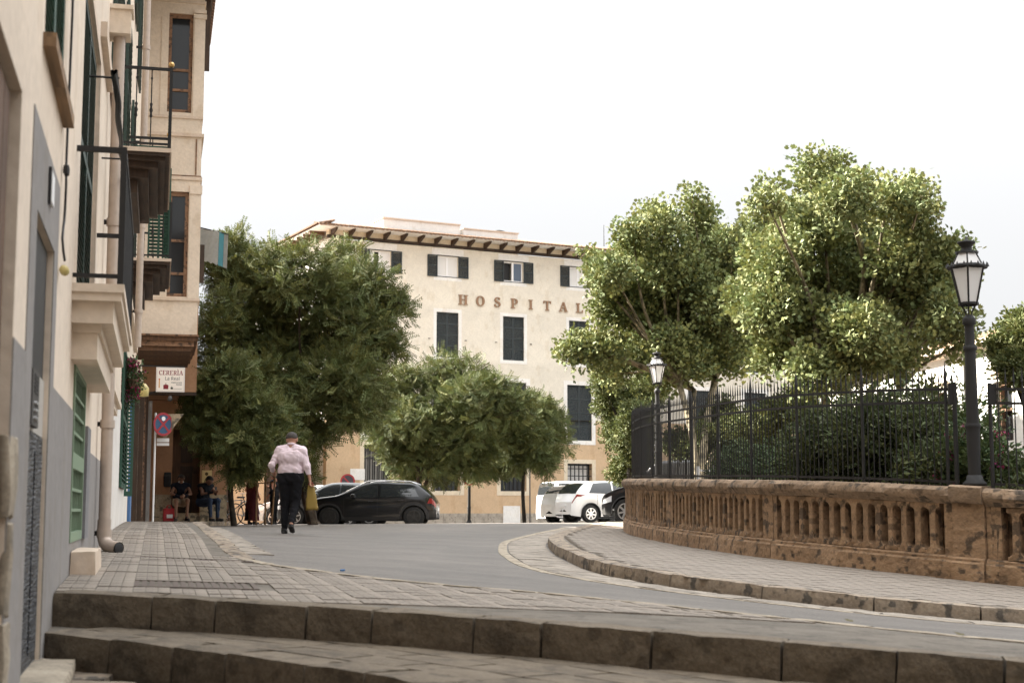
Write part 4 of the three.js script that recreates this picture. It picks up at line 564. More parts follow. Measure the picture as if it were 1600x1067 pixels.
{
  const t = thing('stone_balustrade', 'curved orange stone parapet with rounded slots below iron railing', 'parapet', [0, 0, 0]);
  const pitch = 0.212, hw = pitch / 2, sw = 0.062, y0 = 0.05, y1 = HP - HB - 0.055, sh = new THREE.Shape();
  sh.moveTo(-hw, 0); sh.lineTo(hw, 0); sh.lineTo(hw, y0); sh.absarc(hw, y0 + sw, sw, -Math.PI / 2, -Math.PI, true); sh.lineTo(hw - sw, y1 - sw); sh.absarc(hw, y1 - sw, sw, Math.PI, Math.PI / 2, true); sh.lineTo(hw, HP - HB); sh.lineTo(-hw, HP - HB); sh.lineTo(-hw, y1); sh.absarc(-hw, y1 - sw, sw, Math.PI / 2, 0, true); sh.lineTo(-hw + sw, y0 + sw); sh.absarc(-hw, y0 + sw, sw, 0, -Math.PI / 2, true); sh.lineTo(-hw, 0);
  const variants = [0, 1, 2, 3, 4, 5, 6].map((k) => { const g = new THREE.ExtrudeGeometry(sh, { depth: 0.12, bevelEnabled: true, bevelSize: 0.008, bevelThickness: 0.012, bevelSegments: 2, bevelOffset: -0.008, curveSegments: 5 }).translate(0, 0, -0.12); const p = g.attributes.position; for (let i = 0; i < p.count; i++) p.setXYZ(i, p.getX(i), p.getY(i), p.getZ(i) + (n3(p.getX(i) * 14 + k * 5, p.getY(i) * 14, k) - 0.5) * 0.014); g.computeVertexNormals(); const ug = uvm(g), uva = ug.attributes.uv; for (let i = 0; i < uva.count; i++) uva.setXY(i, uva.getX(i) + k * 0.37, uva.getY(i) + k * 0.61); return ug; });
  for (let j = 0; j < joints.length - 1; j++) {
    const a = joints[j], b = joints[j + 1], pier = Math.abs(a - (uPier - 0.2)) < 1e-6, e = pier ? 0 : 0.008;
    const up = pier ? 0.03 : 0;
    mesh('base_course', uvm(sweep([[-0.3, -0.15], [0.1 + up, -0.15], [0.1 + up, HB - 0.07], [0.075 + up, HB - 0.045], [0.075 + up, HB - 0.02], [0.05 + up, HB], [-0.3, HB]], a + e, b - e, 0.16, 0.006, j)), M.parapet, t);
    mesh('cap_stone', uvm(sweep(pier ? [[-0.36, HP + 0.02], [0.12, HP + 0.02], [0.14, HP + 0.06], [0.14, HC], [0.1, HC + 0.02], [-0.36, HC + 0.02]] : [[-0.34, HP], [0.06, HP], [0.085, HP + 0.035], [0.10, HP + 0.05], [0.125, HP + 0.09], [0.12, HC - 0.05], [0.085, HC - 0.01], [0.02, HC], [-0.34, HC]], a + e, b - e, 0.12, pier ? 0.003 : 0.011, j * 7)), M.cap, t);
    mesh('core', uvm(sweep([[-0.28, HB - 0.01], [-0.14, HB - 0.01], [-0.14, HP + 0.01], [-0.28, HP + 0.01]], a + 0.02, b - 0.02, 0.2)), M.parapet, t);
    if (pier) { mesh('pier', uvm(sweep([[-0.2, HB], [0.075, HB], [0.075, HP + 0.02], [-0.2, HP + 0.02]], a, b, 0.1, 0.004, 3)), M.parapet, t); continue; }
    const solid = j === 0 ? [0.14, 0.12] : Math.abs(a - uPier - 0.2) < 1e-6 ? [0.06, 0.08] : [0.08, 0.26], n = Math.round((b - a - solid[0] - solid[1]) / pitch), pa = (b - a - solid[0] - solid[1]) / n, p0 = a + solid[1], p1 = p0 + n * pa;
    mesh('end_panel', uvm(sweep([[-0.12, HB], [0.045, HB], [0.045, HP], [-0.12, HP]], a + 0.01, p0 + 0.045, 0.05, 0.004, j)), M.parapet, t); mesh('end_panel', uvm(sweep([[-0.12, HB], [0.045, HB], [0.045, HP], [-0.12, HP]], p1 - 0.045, b - 0.01, 0.08, 0.004, j + 9)), M.parapet, t);
    for (let i = 1; i < n; i++) { const u = p0 + i * pa, q = W(u, 0.04, HB), o1 = W(u, 1.04, HB), o = mesh('baluster', variants[(i * 3 + j) % 7], M.parapet, t); o.position.copy(q); o.rotation.y = Math.atan2(o1.x - q.x, o1.z - q.z); o.scale.x = pa / pitch; }
  }
}
{
  const t = thing('iron_railing', 'black spear topped iron railing along the stone parapet', 'railing', [0, 0, 0]), off = -0.1, y0 = HC + 0.0, top = HC + 1.22;
  const g = merge([new THREE.CylinderGeometry(0.0078, 0.0078, 1.22, 6).translate(0, 0.61, 0), new THREE.CylinderGeometry(0.001, 0.013, 0.17, 6).translate(0, 1.30, 0)]), pg = merge([new THREE.CylinderGeometry(0.02, 0.022, 1.26, 8).translate(0, 0.63, 0), new THREE.CylinderGeometry(0.001, 0.024, 0.2, 8).translate(0, 1.36, 0)]);
  const gap = (u) => Math.abs(u - uPier) < 0.24; let i = 0; const dense = [];
  for (let u = 0.05; u < lenW - 0.05; u += 0.098, i++) { if (gap(u)) continue; const q = W(u, off, y0), post = i % 14 === 3; if (u > lenW * 0.85 && !post) { dense.push(g.clone().translate(q.x, q.y, q.z)); continue; } const o = mesh(post ? 'post' : 'bar', post ? pg : g, M.iron, t); o.position.copy(q); }
  if (dense.length) mesh('farther_bars', mergeGeometries(dense), M.iron, t).userData.kind = 'stuff';
  for (const y of [0.05, 0.97, 1.13]) for (const [a, b] of [[0, uPier - 0.22], [uPier + 0.22, lenW - 0.05]]) mesh('rail', uvm(sweep([[off - 0.008, y0 + y - 0.016], [off + 0.008, y0 + y - 0.016], [off + 0.008, y0 + y + 0.016], [off - 0.008, y0 + y + 0.016]], a, b, 0.2)), M.iron, t);
  for (const s of [-1, 1]) { const q = W(uPier + s * 0.26, off, y0 + 0.95); mesh('end_block', uvm(bx(-0.045, 0.045, 0, 0.24, -0.03, 0.03)), M.iron, t).position.copy(q); const e = W(uPier + s * 0.23, off, y0); mesh('end_post', uvm(cyl(0.024, 0.022, 1.2, 8)), M.iron, t).position.copy(e); }
}
function lampPost(label, pos, h, o = {}) {   // cast iron post with a six sided lantern
  const t = thing('lamp_post', label, 'street lamp', pos, 0.25), k = o.k ?? 1, L = h - 0.8 * k;
  obj('base', lathe([[0, 0], [0.135, 0], [0.135, 0.04], [0.10, 0.07], [0.085, 0.13], [0, 0.13]].map(([r, y]) => [r * k, y * k]), 16), M.iron, t);
  obj('pole', lathe([[0.075, 0.1], [0.07, 0.2], [0.078, 0.66], [0.088, 0.67], [0.088, 0.71], [0.07, 0.73], [0.062, L - 0.42], [0.078, L - 0.41], [0.078, L - 0.37], [0.056, L - 0.35], [0.052, L - 0.12], [0.075, L - 0.11], [0.075, L - 0.05], [0.06, L - 0.03], [0.04, L]].map(([r, y]) => [r * k, y > 0.8 ? y : y * k]), 20), M.iron, t);
  const n = 6, r0 = 0.105 * k, r1 = 0.205 * k, y0 = L + 0.13 * k, y1 = y0 + 0.42 * k, ring = (r, y, a) => V3(r * Math.cos(a), y, r * Math.sin(a));
  for (let i = 0; i < n; i++) {
    const a = i / n * 2 * Math.PI, b = (i + 1) / n * 2 * Math.PI;
    obj('lantern_rib', bar(ring(r0, y0, a), ring(r1, y1, a), 0.011 * k), M.iron, t); obj('lantern_arm', tube([V3(0.03 * k * Math.cos(a), L - 0.01, 0.03 * k * Math.sin(a)), ring(0.05 * k, L + 0.05 * k, a), ring(r0, y0, a)], 0.008 * k, 8, 5), M.iron, t);
    const q = [ring(r0 * 0.97, y0 + 0.01, a), ring(r0 * 0.97, y0 + 0.01, b), ring(r1 * 0.97, y1, b), ring(r1 * 0.97, y1, a)], g = new THREE.BufferGeometry().setFromPoints([q[0], q[2], q[1], q[0], q[3], q[2]]); g.computeVertexNormals(); obj('lantern_pane', g, M.opal, t);
    const w = [ring(r1 * 0.88, y1 + 0.04 * k, a), ring(r1 * 0.88, y1 + 0.04 * k, b), ring(r1 * 0.55, y1 + 0.17 * k, b), ring(r1 * 0.55, y1 + 0.17 * k, a)], g2 = new THREE.BufferGeometry().setFromPoints([w[0], w[2], w[1], w[0], w[3], w[2]]); g2.computeVertexNormals(); obj('roof_pane', g2, M.opal, t); obj('roof_rib', bar(w[0], w[3], 0.009 * k), M.iron, t);
    for (let j = 0; j < 3; j++) { const c = ring(r1 * 1.12, y1 + 0.035 * k, a + (j + 0.5) / 18 * 2 * Math.PI); obj('crest', new THREE.ConeGeometry(0.022 * k, 0.05 * k, 4).translate(c.x, c.y, c.z), M.iron, t); }
  }
  for (const q of [lathe([[r1 * 0.9, y1 - 0.02 * k], [r1 * 1.08, y1 - 0.015 * k], [r1 * 1.14, y1 + 0.02 * k], [r1 * 0.88, y1 + 0.04 * k]], 6), lathe([[r0 * 0.9, y0 - 0.02 * k], [r0 * 1.12, y0 - 0.02 * k], [r0 * 1.1, y0 + 0.015 * k], [r0 * 0.9, y0 + 0.015 * k]], 6)]) obj('lantern_ring', q, M.iron, t);
  obj('finial', lathe([[r1 * 0.62, y1 + 0.165 * k], [r1 * 0.66, y1 + 0.19 * k], [r1 * 0.3, y1 + 0.2 * k], [r1 * 0.3, y1 + 0.25 * k], [r1 * 0.5, y1 + 0.29 * k], [r1 * 0.5, y1 + 0.31 * k], [r1 * 0.1, y1 + 0.33 * k], [0.008 * k, y1 + 0.37 * k], [0, y1 + 0.38 * k]], 12), M.iron, t);
  return t;
}
{ const q = W(uPier, -0.1, HC + 0.02); lampPost('cast iron lamp post standing on pier of orange parapet', [q.x, q.y - 0.01, q.z], 2.78); }
{ let u = lenW * 0.6; for (let v = lenW * 0.6; v < lenW; v += 0.05) if (Math.abs(pxOf(v) - 1017) < Math.abs(pxOf(u) - 1017)) u = v; const q = W(u, -0.1, HC); lampPost('iron lamp post rising behind far bend of the railing', [q.x, q.y - 0.01, q.z], 3.02); }
{ const x = -1.68, d = 58; const t = lampPost('slender lamp post with round sign before hospital wall', [x, roadY(x, d), -d], 3.55, { k: 0.9 }); roundSign(t, 0.27, signDark, signRed, 1.75, (dd) => obj('symbol', bx(-0.05, 0.04, 1.72, 1.83, 0.037, 0.039), M.paintWhite, dd)); t.rotation.y = 0.1; t.children.find((c) => c.name === 'sign_disc').position.z = 0.08; }
{ const p = at(543, 752, 60), y0 = roadY(p.x, 60), t = thing('street_sign', 'round red rimmed sign on post by hospital corner', 'sign', [p.x, y0, -60], 0); obj('pole', cyl(0.03, 0.03, p.y - y0 + 0.2, 8), M.ironGrey, t); roundSign(t, 0.3, signDark, signRed, p.y - y0, (dd) => { obj('slash', new THREE.BoxGeometry(0.5, 0.05, 0.003).rotateZ(-0.8).translate(0, p.y - y0, 0.04), signRed, dd); obj('plate', bx(-0.07, 0.07, p.y - y0 - 0.2, p.y - y0 - 0.15, 0.038, 0.042), M.paintWhite, dd); }); }
{ const p = at(828, 755, 62), y0 = roadY(p.x, 62), t = thing('street_sign', 'tall grey sign post with sideways disc beside thin street tree', 'sign', [p.x, y0, -62], 1.25); obj('pole', cyl(0.03, 0.03, 3.3, 8), M.ironGrey, t); roundSign(t, 0.3, signDark, M.ironGrey, 3.0); obj('plate', bx(-0.15, 0.15, 2.3, 2.6, 0.03, 0.04), M.ironGrey, t); }
// ---------------------------------------------------------------- planting
function leafQuad(len, wid, bend = 0.25) {   // pointed leaf from the origin along +y, folded a little
  const g = new THREE.BufferGeometry(), a = [0, 0, 0], b = [wid / 2, len * 0.5, bend * wid], c = [0, len, 0], d = [-wid / 2, len * 0.5, bend * wid], m = [0, len * 0.5, 0];
  g.setAttribute('position', new THREE.Float32BufferAttribute([...a, ...b, ...m, ...b, ...c, ...m, ...a, ...m, ...d, ...d, ...m, ...c], 3)); g.computeVertexNormals(); return uvm(g);
}
function lobedLeaf(s) { const pts = [[0, 0], [0.32, 0.12], [0.5, 0.42], [0.24, 0.5], [0.28, 0.82], [0.08, 0.72], [0, 1], [-0.08, 0.72], [-0.28, 0.82], [-0.24, 0.5], [-0.5, 0.42], [-0.32, 0.12]], pos = []; for (let i = 0; i < pts.length; i++) { const a = pts[i], b = pts[(i + 1) % pts.length]; pos.push(0, 0.4 * s, 0.04 * s, a[0] * s, a[1] * s, 0, b[0] * s, b[1] * s, 0); } const g = new THREE.BufferGeometry(); g.setAttribute('position', new THREE.Float32BufferAttribute(pos, 3)); g.computeVertexNormals(); return uvm(g); }
const RL = mulberry(99), rl = (a, b) => a + (b - a) * RL();
function spray(kind) {
  const out = [];
  if (kind === 'pinnate') for (let i = 0; i < 8; i++) for (const s of [-1, 1]) { const y = 0.03 + i * 0.042; out.push(leafQuad(0.075, 0.034).rotateZ(s * -1.05).rotateX(rl(-0.4, 0.4)).translate(0, y, -y * y * 0.9)); }
  if (kind === 'plane') for (let i = 0; i < 10; i++) out.push(lobedLeaf(rl(0.07, 0.11)).rotateX(rl(-1.2, 0.6)).rotateZ(rl(-1.6, 1.6)).rotateY(rl(0, 6.28)).translate(rl(-0.22, 0.22), rl(-0.05, 0.38), rl(-0.22, 0.22)));
  if (kind === 'broad') for (let i = 0; i < 9; i++) out.push(leafQuad(rl(0.06, 0.1), rl(0.03, 0.045)).rotateX(rl(-1.3, 0.9)).rotateY(rl(0, 6.28)).translate(rl(-0.09, 0.09), rl(-0.05, 0.16), rl(-0.09, 0.09)));
  if (kind === 'petal') for (let i = 0; i < 8; i++) out.push(leafQuad(rl(0.035, 0.05), rl(0.035, 0.045)).rotateX(rl(-1.3, 1.3)).rotateY(rl(0, 6.28)).translate(rl(-0.05, 0.05), rl(-0.05, 0.05), rl(-0.05, 0.05)));
  return mergeGeometries(out);
}
const SPRAY = { pinnate: [spray('pinnate'), spray('pinnate')], plane: [spray('plane'), spray('plane'), spray('plane')], broad: [spray('broad'), spray('broad')], petal: [spray('petal')] };
const leafMat = (t = 0.35) => new THREE.MeshPhysicalMaterial({ color: 0xffffff, roughness: 0.75, specularIntensity: 0.5, transmission: t, thickness: 0, side: THREE.DoubleSide });
const LEAF = leafMat(0.22), PETAL = leafMat(0.3);
function foliage(parent, name, kind, lobes, n, col, o = {}) {   // lobes: [x, y, z, rx, ry, rz]
  lobes = lobes.flatMap((l) => { const out = [[l[0], l[1], l[2], l[3] * 0.62, l[4] * 0.62, l[5] * 0.62]]; if (o.whole) return [l]; for (let i = 0; i < 6; i++) { const z = rl(-0.8, 1), a = rl(0, 6.283), w = Math.sqrt(1 - z * z), k = rl(0.35, 0.6); out.push([l[0] + w * Math.cos(a) * l[3] * 0.68, l[1] + z * l[4] * 0.68, l[2] + w * Math.sin(a) * l[5] * 0.68, l[3] * k, l[4] * k * 0.85, l[5] * k]); } return out; });
  const vars = SPRAY[kind], b = parent.position, tot = lobes.reduce((s, l) => s + Math.pow(l[3] * l[4] * l[5], 0.7), 0), lists = vars.map(() => []), m = new THREE.Matrix4(), q = new THREE.Quaternion();
  for (const l of lobes) {
    const k = Math.round(n * Math.pow(l[3] * l[4] * l[5], 0.7) / tot), s = l[0] * 3.1 + l[1];
    for (let i = 0; i < k; i++) {
      const z = rl(-1, 1), a = rl(0, 6.283), w = Math.sqrt(1 - z * z), dir = V3(w * Math.cos(a), z, w * Math.sin(a));
      const lump = 0.55 + 0.85 * n3(dir.x * 3 + s, dir.y * 3, dir.z * 3 + s) + (RL() < 0.14 ? rl(0, 0.45) : 0), r = lump * ((o.core ?? 0.35) + (1 - (o.core ?? 0.35)) * Math.cbrt(RL()));
      const p = V3(l[0] + dir.x * l[3] * r, l[1] + dir.y * l[4] * r, l[2] + dir.z * l[5] * r);
      const up = dir.clone().multiplyScalar(0.7).add(V3(rl(-1, 1), rl(-0.6, 1) - (o.droop ?? 0), rl(-1, 1))).normalize();
      q.setFromUnitVectors(V3(0, 1, 0), up).multiply(new THREE.Quaternion().setFromAxisAngle(V3(0, 1, 0), rl(0, 6.28)));
      const sc = (o.size ?? 1) * rl(0.75, 1.25); m.compose(p.sub(b), q, V3(sc, sc, sc)); const v = rl(0.7, 1.3), h = rl(-0.12, 0.16);
      lists[Math.floor(RL() * vars.length)].push([m.clone(), [col[0] * v * (1 + h), col[1] * v, col[2] * v * (1 - h)]]);
    }
  }
  const c = new THREE.Color();
  lists.forEach((L, i) => { if (!L.length) return; const im = new THREE.InstancedMesh(vars[i], o.mat ?? LEAF, L.length); im.name = name; im.castShadow = im.receiveShadow = true; im.userData.kind = 'stuff'; L.forEach(([mm, cc], k) => { im.setMatrixAt(k, mm); im.setColorAt(k, c.setRGB(...cc)); }); parent.add(im); });
}
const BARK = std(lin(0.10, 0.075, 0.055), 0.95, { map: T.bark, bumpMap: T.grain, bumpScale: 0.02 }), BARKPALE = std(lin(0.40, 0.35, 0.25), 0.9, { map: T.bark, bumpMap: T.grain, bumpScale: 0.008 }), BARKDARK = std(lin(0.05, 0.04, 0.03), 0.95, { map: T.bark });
function limb(a, b, r0, r1, sag = 0.3, n = 10) {   // tapered bent limb
  const mid = a.clone().lerp(b, 0.45).add(V3(rl(-sag, sag), rl(0, sag), rl(-sag, sag))), c = new THREE.CatmullRomCurve3([a, mid, b]), g = new THREE.TubeGeometry(c, n, 1, 7), p = g.attributes.position;
  for (let i = 0; i <= n; i++) { const q = c.getPointAt(i / n), r = lerp(r0, r1, i / n) * (1 + 0.15 * (vnoise(i * 1.3 + a.x * 9, a.z, 0) - 0.5)); for (let k = 0; k <= 7; k++) { const j = i * 8 + k; p.setXYZ(j, q.x + (p.getX(j) - q.x) * r, q.y + (p.getY(j) - q.y) * r, q.z + (p.getZ(j) - q.z) * r); } }
  g.computeVertexNormals(); return g;
}
function tree(label, cat, base, stems, lobesPx, d, kind, n, col, o = {}) {   // stems: list of [pixel x, pixel y, distance offset, r0, r1]; lobes: [px, py, radius px, distance offset]
  const t = thing(o.name ?? 'street_tree', label, cat, [base.x, base.y, base.z], 0, o.group), L0 = V3(0, -0.1, 0), k = d / FPX;
  const lobes = lobesPx.map(([px, py, r, dz = rl(-1, 1) * (o.deep ?? 1.2)]) => { const q = at(px, py, d + dz), R0 = r * (d + dz) / FPX; return [q.x, q.y, q.z, R0 * 0.98, R0 * 0.95, R0 * (o.thick ?? 1.1)]; });
  const tops = stems.map(([px, py, dz, r0, r1]) => ({ p: at(px, py, d + dz).sub(base), r0, r1 })), wood = [], tw = [];
  tops.forEach((s) => wood.push(limb(L0.clone().add(V3(rl(-0.05, 0.05), 0, rl(-0.05, 0.05))), s.p, s.r0, s.r1, o.bend ?? 0.15)));
  for (const l of lobes) { const c = V3(l[0], l[1], l[2]).sub(base); let b = tops[0]; for (const s of tops) if (s.p.distanceTo(c) < b.p.distanceTo(c)) b = s; const ls = b.p.distanceTo(c); wood.push(limb(b.p, c, b.r1 * 0.9, 0.018, 0.12 * ls)); for (let i = 0; i < (o.twigs ?? 4); i++) { const e = V3(rl(-1, 1), rl(-0.6, 1), rl(-1, 1)).normalize().multiplyScalar(l[3] * 0.85).add(c); tw.push(limb(c, e, 0.016, 0.005, 0.15, 5)); } }
  obj('trunk', wood, o.bark ?? BARK, t); obj('twigs', tw, o.bark ?? BARK, t);
  foliage(t, 'crown', kind, lobes, n, col, o); return t;
}
const ground = (px, d, f = roadY) => { const q = at(px, 800, d); return V3(q.x, f(q.x, d), -d); };
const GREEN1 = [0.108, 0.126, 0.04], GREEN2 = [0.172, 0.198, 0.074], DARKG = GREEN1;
tree('tall feathery street tree rising behind the walking person', 'tree', ground(492, 44), [[468, 690, 0, 0.15, 0.10], [480, 640, 0.3, 0.1, 0.07], [440, 650, -0.4, 0.08, 0.06]],
  [[365, 385, 26, 0], [350, 430, 40, 0.5], [405, 430, 62], [470, 425, 58], [525, 425, 50], [570, 450, 48], [605, 480, 36], [625, 475, 18, 0], [350, 500, 48], [415, 510, 78], [500, 510, 78], [570, 530, 52], [605, 545, 28], [345, 570, 40], [430, 590, 75], [510, 595, 70], [565, 600, 38, 0.5], [400, 650, 48], [470, 650, 52], [535, 655, 36], [505, 690, 26], [345, 635, 34], [400, 690, 40], [450, 705, 32], [560, 640, 36], [592, 635, 22], [335, 690, 28], [470, 735, 22]], 44, 'pinnate', 20000, GREEN1, { droop: 0.2, deep: 1.5, core: 0.3, size: 1.1 });
tree('darker low street tree in shade beside orange corner house', 'tree', ground(368, 38.5), [[366, 700, 0, 0.09, 0.06]], [[352, 650, 44], [322, 668, 34], [392, 690, 44], [360, 600, 42], [410, 640, 40], [305, 640, 24], [385, 725, 30], [440, 690, 30], [330, 610, 32], [335, 700, 20]], 38.5, 'pinnate', 6400, GREEN1, { droop: 0.4, bark: BARKDARK, core: 0.15 });
tree('round feathery street tree behind the black car before hospital', 'tree', ground(648, 54), [[655, 735, 0, 0.16, 0.1], [690, 690, 0.3, 0.09, 0.06]],
  [[600, 640, 36], [640, 605, 38], [685, 588, 40], [735, 592, 36], [770, 610, 34], [660, 655, 52], [720, 645, 52], [605, 690, 32], [585, 665, 22], [645, 705, 40], [700, 705, 44], [765, 660, 46], [750, 700, 34], [620, 725, 22], [815, 640, 30], [640, 730, 26], [690, 735, 30], [735, 725, 28]], 54, 'pinnate', 10000, GREEN1, { droop: 0.2, size: 1.15 });
tree('thin young street tree beside sign post before hospital', 'tree', ground(819, 57), [[822, 700, 0, 0.085, 0.055]], [[825, 675, 42], [862, 655, 26], [872, 690, 20], [800, 705, 36], [845, 712, 28], [775, 725, 28], [795, 645, 36], [835, 635, 28], [750, 735, 22]], 57, 'pinnate', 5600, GREEN1, { droop: 0.3, bark: BARKDARK, size: 1.15 });
tree('dark leafy tree between hospital wall and far lamp post', 'tree', ground(1000, 47), [[985, 700, 0, 0.12, 0.08]], [[945, 605, 22], [965, 630, 36], [995, 620, 36], [1000, 665, 36], [965, 675, 26], [990, 715, 30], [975, 735, 22]], 47, 'broad', 5200, DARKG, { size: 1.4, bark: BARKDARK });
const garden = (x, d) => hUp(x, d) + 0.10 + HC - 0.22;
{
  const inner = offsetLine(wallLine, -0.27 * OUT).filter((q, i) => i % 6 === 0), c = [9.5, 27];
  struct(mesh('garden_ground', uvm(ribbon(inner, inner.map((q) => [lerp(q[0], c[0], 0.96), lerp(q[1], c[1], 0.96)]), garden, 12)), M.earth, scene));
}
tree('sunlit pale stemmed plane tree by the far lamp post', 'tree', ground(1090, 33.5, garden), [[1062, 600, -0.6, 0.10, 0.07], [1118, 590, 0.5, 0.12, 0.08], [1150, 640, 0.2, 0.07, 0.05], [1085, 610, 0.8, 0.09, 0.06]],
  [[938, 440, 26, 0], [925, 412, 16, 0], [965, 482, 32], [990, 370, 26], [1012, 335, 22], [1035, 350, 28], [1085, 345, 24], [1082, 310, 14, 0], [1100, 375, 26], [1010, 410, 42], [960, 430, 30], [1060, 420, 48], [1115, 420, 42], [1000, 480, 50], [1070, 490, 54], [1130, 490, 46], [908, 545, 26, 0], [888, 553, 13, 0], [945, 545, 36, 0], [1000, 545, 40, 2], [1060, 560, 46], [1120, 560, 42], [1150, 400, 36, 1.5], [1160, 450, 40], [1165, 540, 40], [960, 585, 22, 1.5], [1035, 595, 24, 1], [1140, 385, 26], [1172, 375, 28], [1165, 425, 32]], 37.5, 'plane', 8200, GREEN2, { name: 'plane_tree', bark: BARKPALE, deep: 1.2, core: 0.25, twigs: 3 });
tree('largest pale stemmed plane tree behind the iron railing', 'tree', ground(1322, 31, garden), [[1288, 600, -0.5, 0.11, 0.08], [1318, 570, 0.3, 0.12, 0.09], [1372, 590, 0.6, 0.09, 0.06], [1405, 610, -0.2, 0.07, 0.05]],
  [[1285, 285, 30], [1268, 262, 16, 0], [1300, 255, 14, 0], [1320, 310, 32], [1350, 300, 24], [1385, 325, 28], [1412, 300, 20], [1440, 310, 20], [1430, 345, 30], [1240, 350, 40], [1200, 320, 22], [1205, 295, 12, 0], [1290, 360, 50], [1350, 380, 50], [1410, 400, 46], [1460, 400, 34], [1490, 400, 26], [1230, 420, 48], [1300, 440, 54], [1375, 455, 54], [1440, 460, 46], [1490, 450, 32], [1220, 490, 46], [1285, 510, 50], [1355, 520, 48], [1425, 520, 42], [1480, 500, 34], [1215, 550, 40], [1275, 575, 40], [1345, 580, 34], [1500, 540, 20, -1], [1180, 470, 34, 1], [1395, 565, 30], [1190, 400, 30, 1]], 31, 'plane', 8600, GREEN2, { name: 'plane_tree', bark: BARKPALE, deep: 2.0, core: 0.25, twigs: 3 });
tree('leafy garden bush tree filling under the plane stems', 'tree', ground(1150, 36, garden), [[1150, 720, 0, 0.05, 0.03]], [[1065, 690, 28], [1110, 700, 32], [1160, 680, 36], [1210, 650, 34], [1190, 700, 32], [1250, 640, 30], [1130, 655, 26]], 36, 'broad', 4200, GREEN1, { name: 'garden_tree', size: 1.3, bark: BARKPALE, deep: 0.8 });
tree('dark small leaved garden tree right of the lamp post', 'tree', ground(1612, 22, garden), [[1606, 640, 0, 0.09, 0.06]], [[1590, 515, 30], [1610, 550, 44], [1570, 545, 22], [1640, 520, 50], [1585, 580, 24]], 22, 'broad', 3600, DARKG, { name: 'garden_tree', bark: BARKDARK, deep: 0.6 });
// shrubs behind the railing
function shrub(label, u, inn, h, r, n, col, group, o = {}) {
  const q = W(u, -inn, 0), t = thing(o.name ?? 'garden_shrub', label, 'shrub', [q.x, garden(q.x, -q.z) - 0.03, q.z], 0, group), b = t.position, lobes = [];
  for (let i = 0; i < 7; i++) lobes.push([b.x + rl(-0.5, 0.5) * r, b.y + h * rl(0.25, 0.8), b.z + rl(-0.5, 0.5) * r, r * rl(0.45, 0.75), h * rl(0.3, 0.42), r * rl(0.45, 0.75)]);
  const st = []; for (let i = 0; i < 7; i++) st.push(limb(V3(rl(-0.1, 0.1), 0, rl(-0.1, 0.1)), V3(lobes[i][0], lobes[i][1], lobes[i][2]).sub(b), 0.022, 0.006, 0.1, 6)); obj('stems', st, BARKDARK, t);
  foliage(t, 'leaves', 'broad', lobes, n, col, { core: 0.1, whole: true });
  if (o.flowers) foliage(t, 'flowers', 'petal', lobes.slice(0, o.flowers).map((l) => [l[0], l[1], l[2], l[3] * 1.05, l[4] * 1.05, l[5] * 1.05]), 22 * o.flowers, [0.26, 0.03, 0.10], { mat: PETAL, core: 0.85, whole: true });
}
{
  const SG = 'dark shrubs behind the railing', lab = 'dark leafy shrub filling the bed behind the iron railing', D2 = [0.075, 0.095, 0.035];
  const uA = uOf(1590), uB = uOf(1175); let i = 0;
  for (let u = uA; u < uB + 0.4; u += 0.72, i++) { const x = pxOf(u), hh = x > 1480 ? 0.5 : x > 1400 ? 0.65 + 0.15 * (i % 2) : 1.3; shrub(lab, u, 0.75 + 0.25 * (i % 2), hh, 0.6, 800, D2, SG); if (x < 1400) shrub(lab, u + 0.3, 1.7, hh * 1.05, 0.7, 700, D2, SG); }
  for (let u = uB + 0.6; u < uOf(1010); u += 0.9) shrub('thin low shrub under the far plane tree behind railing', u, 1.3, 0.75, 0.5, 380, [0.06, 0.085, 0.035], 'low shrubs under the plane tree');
  shrub('flowering shrub with magenta blossom left of the lamp post', uOf(1468), 0.6, 1.0, 0.42, 420, [0.08, 0.12, 0.045], undefined, { name: 'flowering_shrub', flowers: 2 });
}
{ const p = at(1135, 745, 29), t = thing('white_barrier', 'white metal barrier rail standing in the garden', 'barrier', [p.x, garden(p.x, 29), p.z], 0.1), y = at(1135, 735, 29).y - garden(p.x, 29); obj('rail', bx(-0.55, 0.34, y - 0.015, y + 0.015, -0.012, 0.012), M.paintWhite, t); for (const x of [0.36, -0.56]) obj('post', cyl(0.035, 0.035, y + 0.08, 10).translate(x, 0, 0), M.paintWhite, t); }
{ // flowers on the left wall
  const t = street('hanging_flowers', 'pot of magenta flowers hanging on the green shuttered wall', 'flowers', 22.3, -0.42, 2.9); sPart('pot', lathe([[0, 0], [0.07, 0], [0.1, 0.16], [0.09, 0.16], [0, 0.14]], 10).translate(-0.4, 2.75, -22.3), M.rooftile, t); sPart('hook', bar(V3(WALL, 2.82, -22.3), V3(-0.44, 2.82, -22.3), 0.01), M.iron, t);
  const b = t.position, save = t.rotation.y; t.rotation.y = 0; const lob = [[b.x + 0.02, b.y + 0.05, b.z, 0.15, 0.26, 0.2], [b.x, b.y - 0.18, b.z, 0.11, 0.2, 0.15]]; foliage(t, 'leaves', 'broad', lob, 110, [0.06, 0.09, 0.03], { core: 0.2, size: 0.7, whole: true }); foliage(t, 'flowers', 'petal', lob, 45, [0.26, 0.02, 0.08], { mat: PETAL, core: 0.8, whole: true }); t.rotation.y = save;
}
